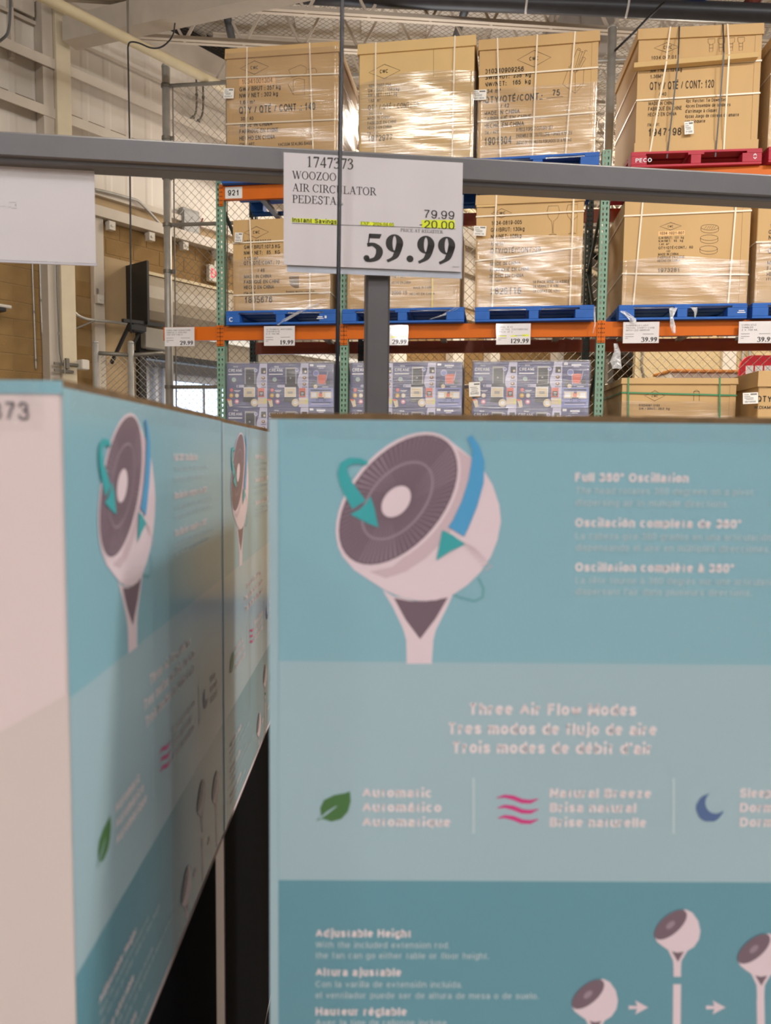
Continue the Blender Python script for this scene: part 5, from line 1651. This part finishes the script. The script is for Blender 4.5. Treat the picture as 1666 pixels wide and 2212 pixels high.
# ------------------------------------------------------------------ counter and red board behind the fence on the right
ca, cb_ = at_y(1452, 800, 13.5), at_y(1602, 800, 13.5)
t = thing('service_counter', 'white counter with an orange-brown top behind the mesh fence', 'counter', Frame((ca.x, 13.5, 0), 0))
cw, cz = cb_.x - ca.x, at_y(1452, 797, 13.5).z
put('counter_body', MB().bbox(0.02, 0.1, 0, cw, 0.8, cz - 0.05, 0.01), mat('counter_white', (228, 222, 212), 0.5), t)
put('counter_top', MB().bbox(-0.02, 0.0, cz - 0.05, cw + 0.1, 0.9, cz + 0.0, 0.01), mat('counter_top_wood', (190, 124, 58), 0.5), t)
put('panel_rib', MB().box(cw * 0.4, 0.08, 0, cw * 0.44, 0.1, cz - 0.05).box(cw * 0.75, 0.08, 0, cw * 0.78, 0.1, cz - 0.05), mat('counter_white', (228, 222, 212), 0.5), t)
ra, rb = at_y(1598, 808, 12.0), at_y(1700, 768, 12.0)
t = thing('red_board', 'rounded red board with white letter blocks at the right edge', 'sign', Frame((ra.x, 12.0, 0), 0))
rw, rz0, rz1 = rb.x - ra.x, ra.z - 0.9, rb.z
pts = []
rr = 0.22
for k in range(9):
    an = math.pi - k * math.pi / 16
    pts.append((rr + rr * math.cos(an), rz1 - rr + rr * math.sin(an)))
for k in range(9):
    an = math.pi / 2 - k * math.pi / 16
    pts.append((rw - rr + rr * math.cos(an), rz1 - rr + rr * math.sin(an)))
pts += [(rw, rz0), (0, rz0)]
m = MB()
n = len(pts)
m.add([(x, 0, z) for x, z in pts] + [(x, 0.04, z) for x, z in pts], [tuple(range(n)), tuple(range(2 * n - 1, n - 1, -1))] + [(i, (i + 1) % n, n + (i + 1) % n, n + i) for i in range(n)])
put('board', m, mat('board_red', (200, 22, 44), 0.45), t)
for px in (1612, 1632, 1652, 1672):
    x = at_y(px, 790, 12.0).x - ra.x
    put('letter_block', MB().box(x, -0.012, rz0 + 0.3, x + 0.115, 0, at_y(px, 790, 12.0).z), mat('board_white', (240, 236, 236), 0.5), t)
for x in (0.1, rw - 0.1):
    put('leg', MB().box(x - 0.03, 0, 0, x + 0.03, 0.05, rz0), M_galvd, t)

# ------------------------------------------------------------------ grey sign frame with price signs
M_grey = mat('frame_grey', (98, 97, 99), 0.36, metal=0.3, var=0.03, vscale=30, bump=0.05, bscale=700)
o_ = at_y(817, 340, 1.18)
SF = Frame((o_.x, o_.y, 0), math.radians(5.9))
zt = SF.px(817, 328).z
t = thing('sign_frame', 'grey steel T-shaped sign frame standing behind the fan boxes', 'frame', SF)
fh = zt - SF.px(817, 379).z
pr = [(0.001, zt - 0.0015), (0.0, zt - 0.003), (0.0, zt - fh + 0.002), (0.002, zt - fh), (0.006, zt - fh - 0.0005), (0.007, zt - fh - 0.005), (0.010, zt - fh - 0.006), (0.041, zt - fh - 0.006), (0.044, zt - fh - 0.003), (0.044, zt - 0.002), (0.041, zt), (0.003, zt)]
n = len(pr)
m = MB().add([(-1.6, y, z) for y, z in pr] + [(2.2, y, z) for y, z in pr], [(i, (i + 1) % n, n + (i + 1) % n, n + i) for i in range(n)] + [tuple(range(n)), tuple(range(2 * n - 1, n - 1, -1))])
put('cross_rail', m, M_grey, t)
xa, xb = SF.px(790.5, 700, 0.012).x, SF.px(842.5, 700, 0.012).x
put('post', MB().bbox(xa, 0.012, 0, xb, 0.012 + (xb - xa), zt - fh - 0.006, 0.0035), M_grey, t)
put('base_plate', MB().bbox(xa - 0.06, -0.04, 0, xb + 0.06, 0.10, 0.01, 0.002), M_grey, t)

SG = Frame(SF.w(0, -0.0045, 0), math.radians(6.3))
a, b = SG.px(610, 577), SG.px(1003.5, 346)
f = Frame(SG.w(a.x, 0, 0), SG.rz)
zb_, zt_ = SG.px(610, 573).z, SG.px(612, 326).z
w = f.px_z(1000, zb_ + 0.1)
t = thing('price_sign', 'white 59.99 price sign with yellow highlighting on the grey rail', 'price sign', f)
M_paper = mat('sign_paper', (212, 209, 214), 0.5)
put('paper', MB().box(0.002, 0, zb_ + 0.001, w - 0.001, 0.0006, zt_ - 0.002), M_paper, t)
LL = lambda px, py: (f.px(px, py).x, f.px(px, py).z)
m, ms, mh = MB(), MB(), MB()


def sl(mb, s, pl, pb, pr, h, font):
    x, z = LL(pl, pb)
    text(mb, s, x, z, f.px(pl, pb - h).z - z, font, f.px_z(pr, z) - x, y=-0.0005)


sl(m, '1747373', 661, 360.5, 765, 23, SERIF)
sl(m, 'WOOZOO', 631, 386, 727, 17, SERIF)
sl(m, 'AIR CIRCULATOR', 631, 413, 813, 17, SERIF)
sl(m, 'PEDESTAL', 631, 438, 741, 17, SERIF)
sl(m, 'EXP.  2026-04-05', 779, 486, 851, 7.5, SERIF)
sl(m, 'PRICE AT REGISTER', 865, 500.5, 957, 7, SERIF)
sl(m, '59.99', 784, 562, 987, 58, SERIFB)
put('serif_lettering', m, M_print, t)
sl(ms, '79.99', 914, 471, 983, 18, SANS)
sl(ms, '-20.00', 904, 492.5, 983, 17.5, SANS)
sl(ms, 'Instant Savings', 631, 479.5, 728, 9.5, BOLD)
sl(ms, '20250316', 977, 577.5, 992, 2, SANS)
put('sans_lettering', ms, M_print, t)
for q in (((630, 471), (728, 475), (728, 485.5), (630, 479.5)), ((778.5, 478.5), (851, 482), (851, 489), (778.5, 486)), ((911, 475), (982.5, 475.5), (983.5, 494), (911, 491.5))):
    mh.poly([LL(*p) for p in q], -0.0002)
put('highlighting', mh, mat('highlighter_bright', (226, 240, 40), 0.6), t)
m = MB()
m.line([LL(631, 482.5), LL(984, 494.5)], 0.0006, -0.0004)
put('rule_line', m, M_print, t)
sv = MB()
sv.box(-0.0015, -0.0016, zb_ - 0.0015, w + 0.0015, -0.0012, zt_ + 0.001)
put('clear_sleeve', sv, M_sleeve, t)
# lower card behind
x1, x2 = f.px(620, 590, 0.004).x, f.px_z(998, zb_ - 0.01, 0.004)
bz = f.px(640, 588, 0.004).z
put('back_card', MB().box(x1, 0.0035, bz, x2, 0.0042, zb_ + 0.12), mat('back_card_grey', (186, 194, 208), 0.5), t)
put('back_sleeve', MB().box(x1 - 0.001, 0.0025, bz - 0.003, x2 + 0.001, 0.0029, zb_ + 0.12), M_sleeve, t)

# blank card hanging under the rail at the left
f = Frame(SF.w(0, 0.028, 0), math.radians(6.3))
zb_ = f.px(208, 575).z
xr = f.px(207, 470).x
xl = xr - 0.36
zt_ = zt - fh - 0.0065
f2_ = Frame(f.w(xl, 0, 0), f.rz)
t = thing('blank_card', 'blank back of a white card hanging under the grey rail at the left', 'price sign', f2_)
put('paper', MB().box(0, 0, zb_ + 0.004, xr - xl - 0.001, 0.0006, zt_), M_paper, t)
put('clear_sleeve', MB().box(-0.002, -0.0016, zb_, xr - xl + 0.001, -0.0012, zt_), M_sleeve, t)
put('sleeve_hem', MB().box(-0.002, -0.002, zb_, xr - xl + 0.001, 0.001, zb_ + 0.003), mat('sleeve_hem_grey', (186, 186, 196), 0.4), t)
m = MB()
for px0, px1, py in ((0, 12, 446), (18, 24, 447), (20, 35, 437), (26, 36, 450)):
    p, q = f2_.px(px0, py), f2_.px(px1, py)
    m.line([(p.x, p.z), (q.x, q.z)], 0.0006, -0.0004)
p = f2_.px(34, 443)
m.line([(p.x, p.z - 0.002), (p.x, p.z + 0.002)], 0.002, -0.0004)
put('faint_print', m, mat('faint_ink', (184, 176, 178), 0.6), t)

# black cable in front of the sign
cp = [at_y(740.5, -700, 1.07), at_y(739.5, -10, 1.07), at_y(735.5, 300, 1.07), at_y(732.5, 500, 1.065), at_y(729.5, 760, 1.06), at_y(728, 960, 1.06), at_y(727, 1300, 1.06)]
cp = smooth_pts(cp)
top = cp[0] + Vector((0.01, 0, 5.2))
cab = MB().tube([top] + cp, 0.0030, 10)
ct = put('hanging_cable', cab, mat('glossy_black_cord', (24, 26, 34), 0.22), smooth=True, label='glossy black cable hanging straight down in front of the price sign', cat='cable')

# ------------------------------------------------------------------ fan boxes
DB = 0.55
o_ = at_y(583.5, 905, DB)
BWD, BDP, BHT = 0.426, 0.40, 0.487
M_teal = mat('print_teal', (136, 180, 194), 0.28, var=0.02, vscale=2, coat=0.25)
M_light = mat('print_pale_teal', (162, 188, 198), 0.28, var=0.02, vscale=2, coat=0.25)
M_deep = mat('print_deep_teal', (98, 150, 166), 0.28, var=0.02, vscale=2, coat=0.25)
M_bwhite = mat('print_box_white', (226, 208, 208), 0.3, coat=0.3)
M_fan = mat('fan_white', (226, 206, 214), 0.3)
M_fshade = mat('fan_shade', (206, 182, 190), 0.3)
M_mauve = mat('fan_grille', (118, 98, 110), 0.3)
M_rib = mat('fan_rib', (156, 138, 150), 0.3)
M_txt = mat('box_text', (236, 222, 224), 0.35)
M_txts = mat('box_text_small', (190, 208, 214), 0.35)
M_arrow = mat('arrow_teal', (66, 166, 172), 0.3)
M_arrowb = mat('arrow_blue', (84, 160, 208), 0.3)
M_leaf = mat('leaf_green', (74, 116, 66), 0.35)
M_pinkw = mat('wave_pink', (206, 62, 132), 0.35)
M_moon = mat('moon_blue', (84, 108, 152), 0.35)
M_edge = mat('cut_cardboard', (112, 88, 60), 0.9, var=0.2, vscale=60)
M_cardt = mat('inner_cardboard', (170, 134, 90), 0.85)
zbox = o_.z - BHT
RB = Frame((o_.x, DB, zbox), 0.0)
PX = lambda x, y: (RB.px(x, y).x, RB.px(x, y).z)
u_ = lambda x, y: PX(560 + x * 0.36014, 860 + y * 0.36014)


def panel_prints():
    out = []
    zA, zB = PX(1100, 1432)[1], PX(1100, 1903)[1]
    m = MB()
    m.poly([(0, zA), (BWD, zA), (BWD, BHT), (0, BHT)], -0.0002)
    out.append(('teal_panel', m, M_teal))
    m = MB(); m.poly([(0, zB), (BWD, zB), (BWD, zA), (0, zA)], -0.0002)
    out.append(('pale_panel', m, M_light))
    m = MB(); m.poly([(0, 0), (BWD, 0), (BWD, zB), (0, zB)], -0.0002)
    out.append(('deep_panel', m, M_deep))
    # large fan picture, materials: 0 white 1 shade 2 grille 3 rib 4 teal arrow 5 blue arrow
    m = MB()
    U = lambda pts: [u_(*p) for p in pts]
    m.poly(U([(740, 1150), (800, 1185), (960, 1222), (1100, 1200), (1170, 1160), (1130, 1250), (1060, 1390), (1045, 1450), (1035, 1592), (885, 1592), (882, 1450), (862, 1380), (800, 1250)]), -0.0003, 0)
    m.poly(U([(808, 1198), (900, 1216), (1000, 1218), (1132, 1196), (1060, 1320), (965, 1445), (880, 1330)]), -0.0004, 2)
    m.poly(U([(466, 830), (480, 720), (520, 610), (600, 500), (700, 390), (820, 290), (930, 225), (1030, 203), (1100, 222), (1200, 298), (1290, 370), (1345, 430), (1400, 520), (1440, 640), (1450, 740), (1430, 850), (1390, 950), (1330, 1040), (1250, 1120), (1160, 1180), (1060, 1212), (960, 1216), (860, 1196), (760, 1155), (660, 1090), (570, 1030), (500, 950), (472, 890)]), -0.0005, 0)
    m.poly(U([(660, 1040), (800, 1010), (930, 900), (1060, 750), (1150, 560), (1190, 380), (1180, 300), (1290, 372), (1290, 480), (1230, 650), (1130, 830), (1000, 960), (880, 1040), (760, 1080)]), -0.0006, 1)
    ang = math.radians(51)
    c0 = u_(833, 612)
    s = abs(u_(1000, 0)[0] - u_(0, 0)[0]) / 1000
    m.ell(c0[0], c0[1], 478 * s, 292 * s, ang, -0.0007, 0, 40)
    m.ell(c0[0], c0[1], 460 * s, 272 * s, ang, -0.0008, 2, 40)
    hc = u_(822, 620)
    for k in range(72):
        t_ = 2 * math.pi * k / 72
        ca, sa = math.cos(ang), math.sin(ang)
        def E_(q, r):
            a_, b_ = 455 * s * r, 268 * s * r
            cx, cz = hc[0] + (c0[0] - hc[0]) * r, hc[1] + (c0[1] - hc[1]) * r
            return (cx + a_ * math.cos(q) * ca - b_ * math.sin(q) * sa, cz + a_ * math.cos(q) * sa + b_ * math.sin(q) * ca)
        bright = 0.014 if 3.4 < (t_ + 0.4) % 6.28 < 4.2 or 0.9 < t_ < 1.5 or 5.2 < t_ < 5.9 else 0.006
        m.poly([E_(t_, 0.26), E_(t_ + 0.3 + bright, 0.98), E_(t_ + 0.3 - bright, 0.98)], -0.0009, 3)
    for r, wd in ((0.60, 0.0016),):
        m.line([E_(2 * math.pi * k / 36, r) for k in range(36)], wd, -0.001, 3, True)
    m.ell(hc[0], hc[1], 108 * s, 74 * s, ang, -0.0011, 0, 24)
    for k in range(8):
        m.line(U([(1200 + k * 22, 850 + k * 26), (1300 + k * 14, 905 + k * 14)]), 0.0007, -0.0007, 1)
    m.line(U([(650, 392), (600, 376), (545, 378), (508, 402), (500, 445), (520, 510), (555, 570), (600, 640)]), [0.003, 0.004, 0.005, 0.006, 0.0075, 0.009, 0.0105, 0.012], -0.0012, 4)
    m.poly(U([(545, 695), (600, 668), (640, 630), (668, 588), (692, 660), (716, 775), (640, 745)]), -0.0013, 4)
    m.line(U([(1262, 230), (1300, 300), (1312, 380), (1300, 500), (1262, 630), (1205, 760), (1180, 800)]), [0.004, 0.006, 0.0095, 0.0115, 0.012, 0.013, 0.014], -0.0012, 5)
    m.poly(U([(1098, 790), (1160, 820), (1235, 875), (1150, 915), (1062, 972)]), -0.0013, 4)
    m.line(U([(940, 1010), (1010, 1080), (1100, 1145), (1200, 1195), (1290, 1218), (1340, 1195), (1345, 1140), (1315, 1080)]), 0.0019, -0.0004, 6)
    out.append(('fan_picture', m, [M_fan, M_fshade, M_mauve, M_rib, M_arrow, M_arrowb, mat('ring_teal', (108, 160, 170), 0.3)]))
    # text
    mt, msm = 'heading_line', 'small_print_line'

    def T(kind, s_, x, y, x2, h, font):
        mb = MB()
        out.append((kind, mb, M_txt if kind == 'heading_line' else M_txts))
        p = PX(x, y)
        hh = PX(x, y - h)[1] - p[1]
        text(mb, s_, p[0], p[1], hh, font, (PX(x2, y)[0] - p[0]), y=-0.0006)
    T(mt, 'Full 360° Oscillation', 1241, 1040, 1488, 19, BLACK)
    T(mt, 'Oscilación completa de 360°', 1241, 1138, 1602, 19, BLACK)
    T(mt, 'Oscillation complète à 360°', 1241, 1234, 1586, 19, BLACK)
    T(msm, 'The head rotates 360 degrees on a pivot,', 1242, 1066, 1632, 14, MEDIUM)
    T(msm, 'dispersing air in multiple directions.', 1242, 1092, 1575, 14, MEDIUM)
    T(msm, 'La cabeza gira 360 grados en una articulación,', 1242, 1164, 1672, 14, MEDIUM)
    T(msm, 'dispensando el aire en múltiples direcciones.', 1242, 1189, 1664, 14, MEDIUM)
    T(msm, 'La tête tourne à 360 degrés sur une articulation,', 1242, 1260, 1690, 14, MEDIUM)
    T(msm, "dispersant l'air dans plusieurs directions.", 1242, 1284, 1624, 14, MEDIUM)
    T(mt, 'Three Air Flow Modes', 1010, 1543, 1376, 25, BLACK)
    T(mt, 'Tres modos de flujo de aire', 965, 1585, 1420, 25, BLACK)
    T(mt, "Trois modes de débit d'air", 974, 1626, 1410, 25, BLACK)
    for i, s_ in enumerate(('Automatic', 'Automático', 'Automatique')):
        T(mt, s_, 781, 1721 + i * 31.5, (935, 955, 975)[i], 20, BLACK)
    for i, s_ in enumerate(('Natural Breeze', 'Brisa natural', 'Brise naturelle')):
        T(mt, s_, 1186, 1722 + i * 31.5, (1408, 1375, 1397)[i], 20, BLACK)
    for i, s_ in enumerate(('Sleep', 'Dormir', 'Dormir')):
        T(mt, s_, 1596, 1722 + i * 31.5, (1668, 1692, 1692)[i], 20, BLACK)
    T(mt, 'Adjustable Height', 681, 2023, 890, 17, BLACK)
    T(mt, 'Altura ajustable', 681, 2107, 868, 17, BLACK)
    T(mt, 'Hauteur réglable', 681, 2192, 880, 17, BLACK)
    T(msm, 'With the included extension rod,', 681, 2046, 972, 13, MEDIUM)
    T(msm, 'the fan can go either table or floor height.', 681, 2069, 1057, 13, MEDIUM)
    T(msm, 'Con la varilla de extensión incluida,', 681, 2131, 1000, 13, MEDIUM)
    T(msm, 'el ventilador puede ser de altura de mesa o de suelo.', 681, 2155, 1164, 13, MEDIUM)
    T(msm, 'Avec la tige de rallonge incluse,', 681, 2214, 970, 13, MEDIUM)
    for x in (1023, 1455):
        out.append(('divider_print', MB().line([PX(x, 1680), PX(x, 1800)], 0.0016, -0.0006), M_txts))
    # icons: leaf, breeze, moon
    m = MB()
    V = lambda pts: [PX(*p) for p in pts]
    m.poly(V([(683, 1772), (694, 1762), (692, 1745), (700, 1728), (722, 1717), (745, 1713), (756, 1709), (758, 1730), (752, 1752), (738, 1768), (716, 1774), (698, 1768)]), -0.0006, 0)
    m.line(V([(690, 1768), (708, 1754), (728, 1740)]), [0.0012, 0.0018, 0.0006], -0.0008, 3)
    out.append(('leaf_icon', m, [M_leaf, M_pinkw, M_moon, M_light]))
    for k in range(3):
        m = MB()
        out.append(('breeze_wave', m, [M_leaf, M_pinkw, M_moon, M_light]))
        y0 = 1723 + k * 22
        m.line(V([(1073 + k * 1, y0), (1090, y0 - 4), (1108, y0 - 1), (1128, y0 + 7), (1146, y0 + 8), (1163, y0 + 2)]), [0.0005, 0.0024, 0.0034, 0.0034, 0.003, 0.0006], -0.0006, 1)
    mo = []
    for k in range(15):
        a_ = math.radians(100 + k * 17)
        mo.append((1533 + 30 * math.cos(a_), 1745 - 30 * math.sin(a_)))
    inn = []
    for k in range(11):
        a_ = math.radians(338 - k * 21.5)
        inn.append((1546 + 23 * math.cos(a_), 1733 - 24 * math.sin(a_)))
    inn = [p for p in inn if p[0] < 1566]
    n_ = min(len(mo), len(inn))
    mo2 = [mo[int(i * (len(mo) - 1) / 10)] for i in range(11)]
    in2 = [inn[::-1][int(i * (len(inn) - 1) / 10)] for i in range(11)]
    m = MB()
    for i in range(10):
        m.poly(V([mo2[i], mo2[i + 1], in2[i + 1], in2[i]]), -0.0006, 2)
    out.append(('moon_icon', m, [M_leaf, M_pinkw, M_moon, M_light]))
    # small fans
    for cx, cy, stem_ in ((1285, 2160, 0), (1463, 2010, 1), (1643, 2062, 2)):
        k = 0.36
        m = MB()
        out.append(('small_fan_picture', m, [M_fan, M_fshade, M_mauve, M_rib]))
        W_ = lambda pts: [(px_, max(pz_, 0.004)) for px_, pz_ in V([(cx + x * k, cy + y * k) for x, y in pts])]
        body = [(-136, 40), (-110, -10), (-60, -70), (0, -115), (50, -130), (90, -110), (125, -60), (138, 0), (130, 50), (100, 95), (60, 120), (0, 130), (-50, 118), (-90, 90), (-122, 65)]
        m.poly(W_([(-60, 105), (70, 105), (25, 180), (22, 230), (-22, 230), (-25, 180)]), -0.0004, 0)
        if stem_:
            m.poly(W_([(-22, 200), (22, 200), (22, 275), (-22, 275)]), -0.0004, 0)
        y2 = 320 if stem_ == 1 else 270
        if stem_:
            m.poly(W_([(-24, y2), (22, y2), (14, 760), (-32, 760)]), -0.0004, 0)
        m.poly(W_([(-38, 115), (45, 115), (4, 185)]), -0.0005, 2)
        m.poly(W_(body), -0.0006, 0)
        c1 = PX(cx - 42 * k, cy - 38 * k)
        sc = abs(PX(1100, 1000)[0] - PX(1000, 1000)[0]) / 100
        m.ell(c1[0], c1[1], 128 * k * sc, 62 * k * sc, math.radians(44), -0.0008, 2, 24)
        m.ell(c1[0], c1[1], 34 * k * sc, 18 * k * sc, math.radians(44), -0.001, 3, 14)
    for cx in (1378, 1545):
        m = MB()
        out.append(('arrow_picture', m, M_fan))
        m.poly(V([(cx - 20, 2171), (cx - 2, 2172), (cx - 6, 2160), (cx + 22, 2175), (cx - 6, 2190), (cx - 2, 2178), (cx - 20, 2179)]), -0.0006, 0)
    return [(n_, mb.mesh(n_, ms_)) for n_, mb, ms_ in out]


PRINTS = panel_prints()
body_m = MB().bbox(0, 0, 0, BWD, BDP, BHT, 0.0018, 0)
fan_body = body_m.mesh('body', [M_bwhite])
edge_m = MB()
edge_m.box(0.0, 0.0004, BHT - 0.001, BWD, 0.006, BHT + 0.0045)
rnd = random.Random(4)
prev = None
for k in range(40):
    x = BWD * k / 40
    edge_m.box(x, 0.0015, BHT + 0.0044, x + BWD / 40, 0.0045, BHT + 0.0046 + rnd.uniform(0, 0.0007))
edge_mesh = edge_m.mesh('cut_edge', M_edge)
tape_mesh = MB().box(0.01, -0.0014, BHT - 0.014, BWD - 0.01, -0.0012, BHT - 0.0005).mesh('tape_strip', film('box_tape', (1, 1, 1), 0.03, (140, 140, 60), 0.08, 1.0, 0.0))
item_m = text(MB(), '1747373', 0.382 - 0.055, 0.0, 0.0105, MEDIUM, 0.055, y=-0.0006).mesh('item_number', mat('print_grey', (120, 112, 116), 0.4))
M_whband = mat('white_band', (214, 200, 196), 0.3, coat=0.3)


def fan_box(label, loc, rz, white_front=False, edge=True):
    f = Frame(loc, rz)
    t = thing('fan_box', label, 'box', f)
    put('body', fan_body, None, t)
    for n_, me in PRINTS:
        put(n_, me, None, t)
    if edge:
        put('cut_edge', edge_mesh, None, t)
    put('tape_strip', tape_mesh, None, t)
    if not white_front:
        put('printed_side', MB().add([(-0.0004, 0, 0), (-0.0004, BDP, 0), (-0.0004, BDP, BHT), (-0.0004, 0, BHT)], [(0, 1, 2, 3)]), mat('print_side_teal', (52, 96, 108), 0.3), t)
        put('edge_highlight', MB().box(-0.0006, -0.0012, 0, 0.006, 0.001, BHT), M_light, t)  # pale strip painted along the corner as an edge highlight
    put('lid_flap', MB().box(0.004, 0.006, BHT, BWD - 0.004, BDP - 0.004, BHT + 0.002), M_cardt, t)
    if white_front:
        o = put('item_number', item_m, None, t)
        # printed on the adjoining white side: local x = 0 plane, seen from -x
        o.rotation_euler = (0, 0, math.radians(-90))
        o.location = (0, 0.40, at_y(40, 908, loc[1]).z - loc[2])
        zq = at_y(152, 1497, loc[1]).z - loc[2]
        m = MB().add([(-0.0004, 0.0, 0.0), (-0.0004, BDP, 0.0), (-0.0004, BDP, zq - 0.58 * BDP), (-0.0004, 0.0, zq)], [(0, 1, 2, 3)])
        put('printed_band', m, M_whband, t)
        put('teal_top_edge', MB().box(-0.0008, 0.0, BHT - 0.004, 0.001, BDP, BHT + 0.0035), M_teal, t)
        put('tape_strip', MB().box(-0.0014, 0.01, BHT - 0.025, -0.001, BDP - 0.01, BHT + 0.003), MATS['box_tape'], t)
    return t


fan_box('teal fan box with a big fan picture, filling the lower right', RB.o, 0.0)
a_ = at_y(137, 983, 0.4276)
LXF = a_.x
d1 = 0.4276
ztop = at_y(134, 836, d1).z
fan_box('teal and white fan box at the lower left, its item number showing', (LXF, d1, ztop - BHT), math.radians(90), True)
fan_box('second teal fan box behind the white-sided left one', (LXF, d1 + BWD + 0.003, ztop - BHT - 0.001), math.radians(90))
# the tiers underneath: the same boxes, a side painted near-black for gap shade
M_gapshade = mat('gap_shade_black', (16, 17, 20), 0.9, spec=0.05)
shade_side = MB().poly([(0.0, 0.0), (BWD - 0.045, 0.0), (BWD - 0.045, BHT), (0.0, BHT)], -0.0003).mesh('shade_panel', M_gapshade)


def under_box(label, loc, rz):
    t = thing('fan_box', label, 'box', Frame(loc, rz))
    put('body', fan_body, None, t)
    put('shade_panel', shade_side, None, t)
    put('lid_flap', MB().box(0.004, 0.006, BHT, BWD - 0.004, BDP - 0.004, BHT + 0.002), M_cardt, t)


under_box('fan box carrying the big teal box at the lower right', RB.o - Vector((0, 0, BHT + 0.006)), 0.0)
under_box('shade-darkened fan box under the white-sided left one, its white edge in the gap', (LXF, d1, ztop - 2 * BHT - 0.006), math.radians(90))
under_box('shade-darkened fan box under the second left one', (LXF, d1 + BWD + 0.003, ztop - 2 * BHT - 0.007), math.radians(90))
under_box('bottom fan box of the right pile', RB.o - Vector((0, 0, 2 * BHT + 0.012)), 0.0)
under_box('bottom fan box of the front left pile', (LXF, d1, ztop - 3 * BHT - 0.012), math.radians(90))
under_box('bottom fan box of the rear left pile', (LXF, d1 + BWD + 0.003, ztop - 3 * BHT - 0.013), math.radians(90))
zp = min(zbox - 2 * BHT - 0.012, ztop - 3 * BHT - 0.013)
pallet('pallet', 'pallet on the floor under the right pile of fan boxes', Frame((RB.o.x - 0.01, DB - 0.01, max(zbox - 2 * BHT - 0.012 - 0.1385, 0)), 0), 0.9, 0.44, M_dwood)
pallet('pallet', 'pallet on the floor under the left piles of fan boxes', Frame((LXF - 0.42, d1 - 0.02, max(ztop - 3 * BHT - 0.013 - 0.1385, 0)), 0), 0.43, 0.92, M_dwood)
